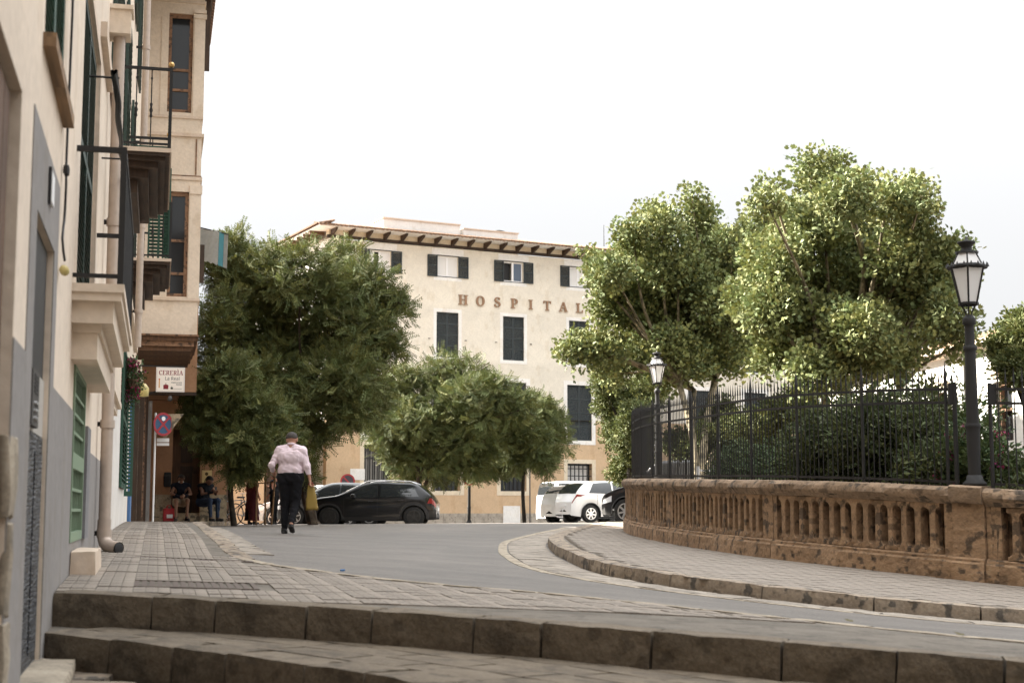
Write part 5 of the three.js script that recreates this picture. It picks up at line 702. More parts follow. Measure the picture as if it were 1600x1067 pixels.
{ // wooden stakes round a sapling pit
  const p = ground(410, 45), t = thing('tree_stakes', 'three wooden stakes with crossbar round a planting pit', 'stakes', [p.x, p.y, p.z], 0); for (const [x, z, dx] of [[-0.2, 0, 0.02], [0.05, -0.15, 0], [0.28, 0.05, 0.09]]) obj('stake', bar(V3(x, -0.1, z), V3(x + dx, 1.6, z), 0.03), M.woodPale, t); obj('crossbar', bar(V3(-0.2, 1.25, 0), V3(0.33, 1.28, 0.04), 0.02), M.woodPale, t);
}
// ---------------------------------------------------------------- vehicles (front towards -x, wheels on y = 0)
const paint = (c, o = {}) => new THREE.MeshPhysicalMaterial({ color: c, roughness: 0.35, metalness: 0.0, clearcoat: 0.7, clearcoatRoughness: 0.06, specularIntensity: 0.5, ...o });
const CARGLASS = new THREE.MeshPhysicalMaterial({ color: lin(0.025, 0.028, 0.03), roughness: 0.03, metalness: 0, clearcoat: 1, clearcoatRoughness: 0.02 }), RUBBER = std(lin(0.018, 0.018, 0.018), 0.9), PLASTIC = std(lin(0.02, 0.02, 0.021), 0.65), RIM = std(lin(0.55, 0.55, 0.56), 0.35, { metalness: 0.7 }), RIMDARK = std(lin(0.03, 0.03, 0.03), 0.5), CLEAR = new THREE.MeshPhysicalMaterial({ color: lin(0.7, 0.72, 0.75), roughness: 0.1, clearcoat: 1 }), TAIL = paint(lin(0.22, 0.012, 0.012));
const poly = (pts) => (x) => { if (x <= pts[0][0]) return pts[0][1]; for (let i = 0; i < pts.length - 1; i++) if (x <= pts[i + 1][0]) { const a = pts[i], b = pts[i + 1], p = pts[i - 1] ?? a, n = pts[i + 2] ?? b, t = (x - a[0]) / (b[0] - a[0]), h = b[0] - a[0], m0 = p === a ? (b[1] - a[1]) / h : (b[1] - p[1]) / (b[0] - p[0]), m1 = n === b ? (b[1] - a[1]) / h : (n[1] - a[1]) / (n[0] - a[0]), t2 = t * t, t3 = t2 * t; return (2 * t3 - 3 * t2 + 1) * a[1] + (t3 - 2 * t2 + t) * h * m0 + (-2 * t3 + 3 * t2) * b[1] + (t3 - t2) * h * m1; } return pts[pts.length - 1][1]; };
function car(label, pos, yaw, S, mats, group) {
  const t = thing(S.name ?? 'parked_car', label, S.cat ?? 'car', pos, yaw, group), L = S.L, top = poly(S.top), wid = poly(S.wid), belt = poly(S.belt), sill = S.sill ?? 0.22, WR = S.wheelR ?? 0.32, AR = WR + 0.06, wx = S.wheels;
  const low = (x) => { let y = sill; for (const c of wx) { const d = Math.abs(x - c); if (d < AR) y = Math.max(y, WR + Math.sqrt(AR * AR - d * d)); } const e = Math.min(x, L - x); if (e < 0.35) y = Math.max(y, sill + (0.35 - e) * 0.12); return y; };
  const ctrl = (x) => { const yT = top(x), yB = Math.min(belt(x), yT - 0.05), yL = Math.min(low(x), yB - 0.12), w = wid(x), k = clamp((yT - yB) / 0.5), wr = w * (0.97 - (S.tumble ?? 0.2) * k); return [[w * 0.95, yL], [w, lerp(yL, yB, 0.45)], [w * 0.975, yB], [wr, lerp(yT, yB, 0.10 + 0.06 * (1 - k))], [wr * 0.72, yT - 0.012], [0, yT]]; };
  const P = (x, v, side = 1, off = 0) => { const c = ctrl(x), i = Math.min(4, Math.floor(v)), f = v - i, g = (k) => c[clamp(k, 0, 5)], cr = (a, b, q, d) => 0.5 * (2 * b + (q - a) * f + (2 * a - 5 * b + 4 * q - d) * f * f + (3 * b - a - 3 * q + d) * f * f * f), z = cr(g(i - 1)[0], g(i)[0], g(i + 1)[0], i + 2 > 5 ? -g(4)[0] : g(i + 2)[0]), y = cr(g(i - 1)[1], g(i)[1], g(i + 1)[1], i + 2 > 5 ? g(4)[1] : g(i + 2)[1]); return V3(x - L / 2, y, side * Math.max(0, z)); };
  const N = (x, v, side) => { const e = 0.01, a = P(clamp(x + e, 0, L), v, side).sub(P(clamp(x - e, 0, L), v, side)), b = P(x, Math.min(5, v + e), side).sub(P(x, Math.max(0, v - e), side)); const n = a.cross(b).normalize(); return n.multiplyScalar(side); };
  const grid = (nx, nv, fn, flip) => { const pos = [], idx = []; for (let i = 0; i <= nx; i++) for (let k = 0; k <= nv; k++) { const p = fn(i / nx, k / nv); pos.push(p.x, p.y, p.z); } for (let i = 0; i < nx; i++) for (let k = 0; k < nv; k++) { const a = i * (nv + 1) + k, b = a + 1, c = a + nv + 1, d = c + 1; flip ? idx.push(a, c, b, b, c, d) : idx.push(a, b, c, b, d, c); } const g = new THREE.BufferGeometry(); g.setAttribute('position', new THREE.Float32BufferAttribute(pos, 3)); g.setIndex(idx); g.computeVertexNormals(); return g; };
  const xs = []; for (let i = 0; i <= 110; i++) xs.push(L * i / 110);
  const body = grid(110, 44, (a, b) => { const v = Math.abs(b * 2 - 1), s = b < 0.5 ? -1 : 1; return P(a * L, (1 - v) * 5, s); }, false), caps = [];
  for (const [x, f] of [[0, 1], [L, -1]]) { const c = [], n = 22; for (let k = 0; k <= n * 2; k++) { const b = k / (n * 2), v = Math.abs(b * 2 - 1); c.push(P(x, (1 - v) * 5, b < 0.5 ? -1 : 1)); } const o = V3(c[0].x, (c[0].y + c[n].y) / 2, 0), pts = []; for (let k = 0; k < n * 2; k++) f > 0 ? pts.push(o, c[k + 1], c[k]) : pts.push(o, c[k], c[k + 1]); const g = new THREE.BufferGeometry().setFromPoints(pts); g.computeVertexNormals(); caps.push(g); }
  const shell = obj('body', [body, ...caps], mats.body, t);
  const patch = (name, xb0, xb1, xt0, xt1, v0, v1, m, parent = t, sides = [-1, 1], off = 0.007, nx = 14, nv = 5) => { for (const s of sides) obj(name, grid(nx, nv, (a, b) => { const v = lerp(v0, v1, b), x = clamp(lerp(lerp(xb0, xt0, b), lerp(xb1, xt1, b), a), 0, L); return P(x, v, s).add(N(x, v, s).multiplyScalar(off)); }, s > 0), m, parent); };
  const over = (name, x0, x1, vE, m, off = 0.007) => obj(name, grid(12, 16, (a, b) => { const q = Math.abs(b * 2 - 1), s = b < 0.5 ? -1 : 1, v = 5 - q * (5 - vE), x = lerp(x0, x1, a); return P(x, v, s).add(N(x, v, s).multiplyScalar(off)); }, false), m, t);
  for (const w of S.sideGlass) patch('side_window', ...w, 2.06, 2.93, CARGLASS);
  if (S.screen) over('windscreen', S.screen[0], S.screen[1], 3.12, CARGLASS); if (S.rear) over('rear_window', S.rear[0], S.rear[1], 3.15, CARGLASS);
  for (const x of S.doors ?? []) patch('door_gap', x - 0.005, x + 0.005, x - 0.005, x + 0.005, 0.25, 2.02, PLASTIC, t, [-1, 1], 0.003, 1, 8);
  for (const x of S.handles ?? []) for (const s of [-1, 1]) { const p = P(x, 1.75, s, 0).add(N(x, 1.75, s).multiplyScalar(0.012)); obj('door_handle', stoneBlock(0.17, 0.03, 0.03, 1, 0, 0.012).translate(p.x, p.y, p.z), mats.trim ?? mats.body, t); }
  patch('headlight', 0.02, S.lamp ?? 0.42, 0.1, S.lamp ?? 0.42, 1.35, 1.8, CLEAR, t, [-1, 1], 0.008, 8, 4); patch('tail_light', L - (S.tailLen ?? 0.28), L - 0.01, L - 0.2, L - 0.02, S.tailV?.[0] ?? 1.5, S.tailV?.[1] ?? 1.95, S.tailMat ?? TAIL, t, [-1, 1], 0.008, 8, 4);
  patch('sill_cladding', wx[0] + AR, wx[1] - AR, wx[0] + AR, wx[1] - AR, 0.02, 0.45, PLASTIC, t, [-1, 1], 0.006, 12, 2);
  for (const s of [-1, 1]) for (const c of wx) { const g = [], z0 = wid(c) * 0.99 * s; g.push(grid(20, 1, (a, b) => { const an = Math.PI * (a * 1.1 - 0.05), r = AR - 0.012 + b * (S.archW ?? 0.03); return V3(c - L / 2 + Math.cos(an) * r, WR + Math.sin(an) * r, z0 + s * 0.008 + (b ? -0.01 * s : 0)); }, s < 0)); obj('wheel_arch', g, PLASTIC, t); }
  obj('underbody', [bx(-L / 2 + 0.6, L / 2 - 0.6, 0.2, 0.5, -wid(L / 2) * 0.72, wid(L / 2) * 0.72), bx(-L / 2 + 0.6, L / 2 - 0.6, 0.5, 0.72, -wid(L / 2) * 0.8, wid(L / 2) * 0.8)], PLASTIC, t);
  const tyre = lathe([[WR * 0.62, -0.09], [WR * 0.93, -0.095], [WR, -0.06], [WR, 0.06], [WR * 0.93, 0.095], [WR * 0.62, 0.09]], 28).rotateX(Math.PI / 2), ns = S.spokes ?? 5, spk = [lathe([[WR * 0.6, 0.06], [WR * 0.66, 0.08], [WR * 0.66, 0.095], [WR * 0.58, 0.09]], 28).rotateX(Math.PI / 2), new THREE.CylinderGeometry(WR * 0.16, WR * 0.16, 0.03, 12).rotateX(Math.PI / 2).translate(0, 0, 0.075)];
  for (let i = 0; i < ns; i++) spk.push(new THREE.BoxGeometry(WR * 0.14, WR * 0.52, 0.025).translate(0, WR * 0.36, 0.075).rotateZ(i / ns * 2 * Math.PI));
  const rimG = merge(spk), tyreG = uvm(tyre), hubG = uvm(new THREE.CylinderGeometry(WR * 0.62, WR * 0.62, 0.1, 24).rotateX(Math.PI / 2));
  for (const c of wx) for (const s of [-1, 1]) { const w = new THREE.Group(); w.name = 'wheel'; w.position.set(c - L / 2, WR, s * (wid(c) - 0.11)); if (s < 0) w.rotation.y = Math.PI; t.add(w); mesh('tyre', tyreG, RUBBER, w); mesh('hub', hubG, RIMDARK, w); mesh('rim', rimG, S.rimDark ? RIMDARK : RIM, w); }
  for (const s of [-1, 1]) { const x = S.mirror ?? S.sideGlass[0][0] + 0.25, p = P(x, 2.15, s); obj('door_mirror', [stoneBlock(0.14, 0.13, 0.2, 2, 0, 0.045).translate(p.x, p.y - 0.03, p.z + s * 0.12)], mats.mirror ?? mats.body, t); }
  if (S.rails) for (const s of [-1, 1]) { const pts = []; for (let i = 0; i <= 8; i++) { const x = lerp(S.rails[0], S.rails[1], i / 8), p = P(x, 3.35, s); pts.push(p.add(V3(0, i % 8 ? 0.055 : 0.005, 0))); } obj('roof_rail', tube(pts, 0.016, 20, 6), mats.rail ?? RIM, t); }
  const plate = (x, y, s) => obj('number_plate', bx(x - 0.008, x + 0.008, y, y + 0.1, -0.24, 0.24), M.paintWhite, t); plate(-L / 2 - 0.012, 0.42, -1); plate(L / 2 + 0.012, S.plateY ?? 0.55, 1);
  obj('bumper_trim', [bx(-L / 2 - 0.006, -L / 2 + 0.02, 0.3, 0.4, -wid(0) * 0.8, wid(0) * 0.8), bx(L / 2 - 0.02, L / 2 + 0.006, 0.3, 0.4, -wid(L) * 0.8, wid(L) * 0.8)], mats.bumper ?? PLASTIC, t);
  return t;
}
const HATCH = (L, H) => ({ L, top: [[0, 0.62], [0.12, 0.74], [0.5, 0.86], [1.02, 0.98], [1.35, 1.16], [1.75, H - 0.08], [2.15, H], [L - 1.0, H - 0.02], [L - 0.5, H - 0.1], [L - 0.22, H - 0.36], [L - 0.08, H - 0.6], [L, H - 0.75]], wid: [[0, 0.62], [0.2, 0.78], [0.7, 0.86], [L / 2, 0.875], [L - 0.6, 0.86], [L - 0.15, 0.77], [L, 0.68]], belt: [[0, 0.66], [1.0, 0.92], [2, 0.96], [L - 0.6, 1.04], [L, 1.0]], wheels: [0.78, L - 0.7], sideGlass: [[1.28, 2.28, 1.78, 2.28], [2.34, L - 0.62, 2.34, L - 0.85]], screen: [1.1, 1.72], rear: [L - 0.52, L - 0.16], doors: [1.25, 2.31, L - 0.95], handles: [2.1, 3.05] });
const CROSS = { ...HATCH(4.16, 1.5), wheelR: 0.34, top: [[0, 0.72], [0.1, 0.86], [0.45, 0.98], [1.0, 1.06], [1.3, 1.2], [1.8, 1.43], [2.2, 1.49], [3.0, 1.48], [3.55, 1.42], [3.85, 1.2], [4.05, 0.98], [4.16, 0.8]], belt: [[0, 0.72], [1.0, 0.93], [2, 0.94], [3.5, 0.99], [4.16, 0.96]], rails: [1.75, 3.55], archW: 0.1, rimDark: true, sideGlass: [[1.3, 2.32, 1.84, 2.32], [2.4, 3.62, 2.4, 3.42]], screen: [1.15, 1.78], rear: [3.62, 3.98] };
const VAN = { L: 4.38, name: 'parked_van', cat: 'van', wheelR: 0.32, tumble: 0.1, top: [[0, 0.7], [0.1, 0.84], [0.5, 1.0], [0.95, 1.12], [1.25, 1.32], [1.7, 1.7], [2.1, 1.79], [3.4, 1.8], [4.1, 1.77], [4.27, 1.62], [4.35, 1.1], [4.38, 0.8]], wid: [[0, 0.64], [0.2, 0.8], [0.7, 0.89], [2.2, 0.905], [4.0, 0.9], [4.28, 0.86], [4.38, 0.8]], belt: [[0, 0.7], [1.0, 1.05], [2, 1.1], [4.38, 1.12]], wheels: [0.85, 3.55], sideGlass: [[1.38, 2.25, 1.72, 2.25], [2.35, 3.2, 2.35, 3.2], [3.3, 4.12, 3.3, 4.08]], screen: [1.12, 1.66], rear: [4.2, 4.33], doors: [1.35, 2.3, 3.25], handles: [2.05, 2.5], tailLen: 0.12, tailV: [1.3, 2.3] };
const SMALL = { ...HATCH(3.5, 1.5), top: [[0, 0.66], [0.1, 0.8], [0.4, 0.95], [0.75, 1.05], [1.1, 1.26], [1.45, 1.45], [1.8, 1.5], [2.7, 1.49], [3.1, 1.4], [3.35, 1.1], [3.46, 0.85], [3.5, 0.75]], belt: [[0, 0.68], [0.8, 0.96], [3.5, 1.05]], wid: [[0, 0.6], [0.2, 0.75], [0.6, 0.81], [2.8, 0.82], [3.3, 0.76], [3.5, 0.66]], wheels: [0.62, 2.92], sideGlass: [[1.02, 1.9, 1.42, 1.9], [1.97, 2.95, 1.97, 2.75]], screen: [0.86, 1.4], rear: [2.98, 3.3], doors: [1.0, 1.93], handles: [1.7] };
const road = (px, d) => { const q = at(px, 800, d); return [q.x, roadY(q.x, d), -d]; };
const PR = 'cars parked before the hospital';
{ const p = road(583, 47.5); car('black crossover car with roof rails parked before hospital', [p[0], p[1] - 0.1, p[2]], -0.03, CROSS, { body: paint(lin(0.006, 0.0064, 0.008)), trim: PLASTIC }, PR).scale.y = 0.95; }
{ const p = road(585, 50); car('dark grey hatchback mostly hidden beyond black crossover', [p[0] - 1.3, p[1] - 0.08, p[2]], -0.1, HATCH(4.0, 1.45), { body: paint(lin(0.05, 0.055, 0.06)) }, PR); }
{ const p = road(585, 52.6); car('silver hatchback with bonnet showing behind the walking person', [p[0] - 2.1, p[1] - 0.12, p[2]], -0.12, HATCH(4.1, 1.46), { body: paint(lin(0.55, 0.56, 0.57)) }, PR); }
const WHITE = paint(lin(0.80, 0.80, 0.80));
{ const x = at(955, 800, 54).x, t = car('white hatchback with slanted rear lamps beside black van', [x, roadY(x, 54), -54], Math.PI + 0.42, { ...HATCH(3.9, 1.5), tailMat: TAIL, tailLen: 0.5, tailV: [1.75, 1.98], spokes: 7 }, { body: WHITE, bumper: WHITE }, PR); }
{ const x = at(919, 800, 57.5).x; car('small white car between white van and white hatchback', [x, roadY(x, 57.5) - 0.05, -57.5], Math.PI + 0.5, SMALL, { body: WHITE, bumper: WHITE }, PR); }
{ const x = at(926, 800, 61).x; car('tall white van with red tail lamps beside grey sign post', [x, roadY(x, 61) - 0.1, -61], Math.PI + 0.4, VAN, { body: WHITE, bumper: WHITE }, PR); }
{ const x = at(1013, 800, 42).x; car('black people carrier half hidden behind stone parapet', [x + 0.95, roadY(x, 42), -42.2], -0.5, { ...VAN, spokes: 7, wheelR: 0.36, sill: 0.24 }, { body: paint(lin(0.008, 0.0085, 0.011)) }, PR); }
// bicycles by the shaded wall
function bicycle(label, p, yaw, m) {
  const t = thing('bicycle', label, 'bicycle', p, yaw), r = 0.33; for (const x of [-0.5, 0.52]) { const w = obj('wheel', new THREE.TorusGeometry(r, 0.018, 6, 28).translate(x, r, 0), RUBBER, t); const s = []; for (let i = 0; i < 9; i++) s.push(bar(V3(x, r, 0), V3(x + r * Math.cos(i * 0.698), r + r * Math.sin(i * 0.698), 0), 0.003, 4)); obj('spokes', s, RIM, w); }
  obj('frame', [bar(V3(-0.5, r, 0), V3(-0.17, 0.28, 0), 0.014), bar(V3(-0.17, 0.28, 0), V3(0.38, 0.72, 0), 0.017), bar(V3(-0.17, 0.28, 0), V3(-0.28, 0.8, 0), 0.015), bar(V3(-0.26, 0.72, 0), V3(0.36, 0.78, 0), 0.015), bar(V3(-0.5, r, 0), V3(-0.26, 0.72, 0), 0.01), bar(V3(0.36, 0.86, 0), V3(0.52, r, 0), 0.016)], m, t);
  obj('saddle', stoneBlock(0.26, 0.06, 0.14, 1, 0, 0.028).translate(-0.29, 0.83, 0), M.black, t); obj('handlebar', [bar(V3(0.35, 0.86, 0), V3(0.33, 0.98, 0), 0.012), bar(V3(0.33, 0.98, -0.25), V3(0.33, 0.98, 0.25), 0.012)], M.steel, t); obj('pedals', [bar(V3(-0.17, 0.28, -0.1), V3(-0.1, 0.16, -0.1), 0.01), bar(V3(-0.17, 0.28, -0.1), V3(-0.17, 0.28, 0.1), 0.012), bar(V3(-0.17, 0.28, 0.1), V3(-0.24, 0.4, 0.1), 0.01)], M.steel, t); return t;
}
bicycle('bicycle leaning by orange corner beside thin dark trunk', road(362, 47), 0.5, std(lin(0.05, 0.12, 0.18), 0.4)); bicycle('pale framed bicycle parked between trunk and wooden stakes', road(386, 47.5), 0.9, std(lin(0.45, 0.47, 0.48), 0.4));

{ const q = onY(535, 887, 0.57), t = thing('litter_scrap', 'crumpled blue scrap of litter at the pavement edge', 'litter', [q.x, hUp(q.x, -q.z) + 0.004, q.z], 0.4); obj('scrap', stoneBlock(0.035, 0.015, 0.025, 3, 0.006, 0.005), M.blue, t); }
for (const [px, py, label] of [[1333, 970, 'dry brown leaf lying on asphalt below the kerb'], [1507, 987, 'curled dead leaf lying on the pavement margin']]) { const q = onY(px, py, 0.33), t = thing('fallen_leaf', label, 'leaf', [q.x, roadY(q.x, -q.z) + 0.03, q.z], 0.7); obj('blade', lobedLeaf(0.07).rotateX(-1.3), std(lin(0.10, 0.085, 0.04), 0.9, { side: THREE.DoubleSide }), t); }
// ---------------------------------------------------------------- people: smooth bodies meshed from tapered capsules
function surfNet(sdf, lo, hi, h) {
  const nx = Math.ceil((hi.x - lo.x) / h) + 1, ny = Math.ceil((hi.y - lo.y) / h) + 1, nz = Math.ceil((hi.z - lo.z) / h) + 1, F = new Float32Array(nx * ny * nz), id = new Int32Array(nx * ny * nz).fill(-1), I = (i, j, k) => (k * ny + j) * nx + i, pos = [], idx = [];
  for (let k = 0; k < nz; k++) for (let j = 0; j < ny; j++) for (let i = 0; i < nx; i++) F[I(i, j, k)] = sdf(lo.x + i * h, lo.y + j * h, lo.z + k * h);
  for (let k = 0; k < nz - 1; k++) for (let j = 0; j < ny - 1; j++) for (let i = 0; i < nx - 1; i++) {
    let n = 0, sx = 0, sy = 0, sz = 0, m = 0; const c = []; for (let b = 0; b < 8; b++) { const v = F[I(i + (b & 1), j + (b >> 1 & 1), k + (b >> 2))]; c.push(v); if (v < 0) m |= 1 << b; } if (m === 0 || m === 255) continue;
    for (let a = 0; a < 8; a++) for (const d of [1, 2, 4]) { const b = a | d; if (a & d || (c[a] < 0) === (c[b] < 0)) continue; const t = c[a] / (c[a] - c[b]); sx += (a & 1) + (d === 1 ? t : 0); sy += (a >> 1 & 1) + (d === 2 ? t : 0); sz += (a >> 2) + (d === 4 ? t : 0); n++; }
    id[I(i, j, k)] = pos.length / 3; pos.push(lo.x + (i + sx / n) * h, lo.y + (j + sy / n) * h, lo.z + (k + sz / n) * h);
  }
  const quad = (a, b, c, d, f) => { if (a < 0 || b < 0 || c < 0 || d < 0) return; f ? idx.push(a, b, c, a, c, d) : idx.push(a, c, b, a, d, c); };
  for (let k = 1; k < nz - 1; k++) for (let j = 1; j < ny - 1; j++) for (let i = 1; i < nx - 1; i++) { const s = F[I(i, j, k)] < 0; if (s !== F[I(i + 1, j, k)] < 0) quad(id[I(i, j - 1, k - 1)], id[I(i, j, k - 1)], id[I(i, j, k)], id[I(i, j - 1, k)], s); if (s !== F[I(i, j + 1, k)] < 0) quad(id[I(i - 1, j, k - 1)], id[I(i - 1, j, k)], id[I(i, j, k)], id[I(i, j, k - 1)], s); if (s !== F[I(i, j, k + 1)] < 0) quad(id[I(i - 1, j - 1, k)], id[I(i, j - 1, k)], id[I(i, j, k)], id[I(i - 1, j, k)], s); }
  const g = new THREE.BufferGeometry(); g.setAttribute('position', new THREE.Float32BufferAttribute(pos, 3)); g.setIndex(idx); g.computeVertexNormals(); return g;
}
function cap3(a, b, ra, rb) { const ax = a[0], ay = a[1], az = a[2], dx = b[0] - ax, dy = b[1] - ay, dz = b[2] - az, l2 = dx * dx + dy * dy + dz * dz || 1e-9; return (x, y, z) => { const t = clamp(((x - ax) * dx + (y - ay) * dy + (z - az) * dz) / l2), ex = x - ax - dx * t, ey = y - ay - dy * t, ez = z - az - dz * t; return Math.sqrt(ex * ex + ey * ey + ez * ez) - (ra + (rb - ra) * t); }; }
function blend(fs, k) { return (x, y, z) => { let d = 1e3; for (const f of fs) { const e = f(x, y, z), h = clamp(0.5 + 0.5 * (d - e) / k); d = lerp(d, e, h) - k * h * (1 - h); } return d; }; }
const ell = (c, r) => (x, y, z) => { const a = (x - c[0]) / r[0], b = (y - c[1]) / r[1], e = (z - c[2]) / r[2], k = Math.sqrt(a * a + b * b + e * e); return (k - 1) * Math.min(r[0], r[1], r[2]); };
function boundsOf(pts, m) { const lo = V3(9, 9, 9), hi = V3(-9, -9, -9); for (const p of pts) { lo.min(V3(...p)); hi.max(V3(...p)); } return [lo.subScalar(m), hi.addScalar(m)]; }
const vsub = (a, b) => [a[0] - b[0], a[1] - b[1], a[2] - b[2]], vadd = (a, b, k = 1) => [a[0] + b[0] * k, a[1] + b[1] * k, a[2] + b[2] * k], nrm = (a) => { const l = Math.hypot(...a) || 1; return [a[0] / l, a[1] / l, a[2] / l]; }, crs = (a, b) => [a[1] * b[2] - a[2] * b[1], a[2] * b[0] - a[0] * b[2], a[0] * b[1] - a[1] * b[0]];
function handGeo(w, dir, side, curl) {   // palm, four fingers of unequal length, thumb at the side of the palm
  const f = nrm(dir), s = nrm(side), n = crs(f, s), pt = (a, b, c) => vadd(vadd(vadd(w, f, a), s, b), n, c), parts = [cap3(pt(0.02, -0.012, 0), pt(0.085, -0.024, 0), 0.017, 0.013), cap3(pt(0.02, 0.012, 0), pt(0.085, 0.026, 0), 0.017, 0.013), cap3(pt(0.0, 0, 0), pt(0.08, 0, 0), 0.02, 0.015)], pts = [w];
  [[-0.03, 0.06], [-0.01, 0.075], [0.011, 0.072], [0.031, 0.064]].forEach(([b, l]) => { let q = pt(0.085, b, 0), a = 0; for (let i = 0; i < 3; i++) { a += curl * (i ? 0.9 : 0.5); const e = vadd(vadd(q, f, Math.cos(a) * l * 0.42), n, Math.sin(a) * l * 0.42); parts.push(cap3(q, e, 0.0095 - i * 0.001, 0.0088 - i * 0.001)); q = e; pts.push(e); } });
  const t0 = pt(0.025, 0.025, 0.004), t1 = pt(0.055, 0.052, 0.016), t2 = pt(0.085, 0.05, 0.03); parts.push(cap3(t0, t1, 0.014, 0.011), cap3(t1, t2, 0.011, 0.0085)); pts.push(t1, t2, pt(0.1, 0, 0));
  const [lo, hi] = boundsOf(pts, 0.035); return surfNet(blend(parts, 0.006), lo, hi, 0.0045);
}
function headGeo(c, face, up, k = 1) {   // skull, jaw, nose, brow, ears, eye sockets, mouth
  const f = nrm(face), u = nrm(up), r = crs(u, f), pt = (a, b, e) => vadd(vadd(vadd(c, r, a * k), u, b * k), f, e * k);
  const base = blend([cap3(pt(0, 0.035, -0.02), pt(0, 0.03, 0.02), 0.083 * k, 0.078 * k), cap3(pt(0, -0.04, 0.02), pt(0, -0.075, 0.052), 0.058 * k, 0.032 * k), cap3(pt(0, 0.01, 0.085), pt(0, -0.025, 0.106), 0.01 * k, 0.014 * k), cap3(pt(-0.035, 0.03, 0.075), pt(0.035, 0.03, 0.075), 0.014 * k, 0.014 * k), cap3(pt(-0.016, -0.058, 0.08), pt(0.016, -0.058, 0.08), 0.009 * k, 0.009 * k), cap3(pt(0.083, 0.02, -0.005), pt(0.08, -0.02, -0.002), 0.016 * k, 0.011 * k), cap3(pt(-0.083, 0.02, -0.005), pt(-0.08, -0.02, -0.002), 0.016 * k, 0.011 * k), cap3(pt(0, -0.05, -0.02), pt(0, -0.12, -0.03), 0.055 * k, 0.055 * k)], 0.02 * k);
  const e1 = cap3(pt(-0.032, 0.008, 0.09), pt(-0.032, 0.008, 0.09), 0.012 * k, 0.012 * k), e2 = cap3(pt(0.032, 0.008, 0.09), pt(0.032, 0.008, 0.09), 0.012 * k, 0.012 * k), sdf = (x, y, z) => Math.max(base(x, y, z), -Math.min(e1(x, y, z), e2(x, y, z)));
  const [lo, hi] = boundsOf([c], 0.155 * k); return { g: surfNet(sdf, lo, hi, 0.0065), base, pt };
}
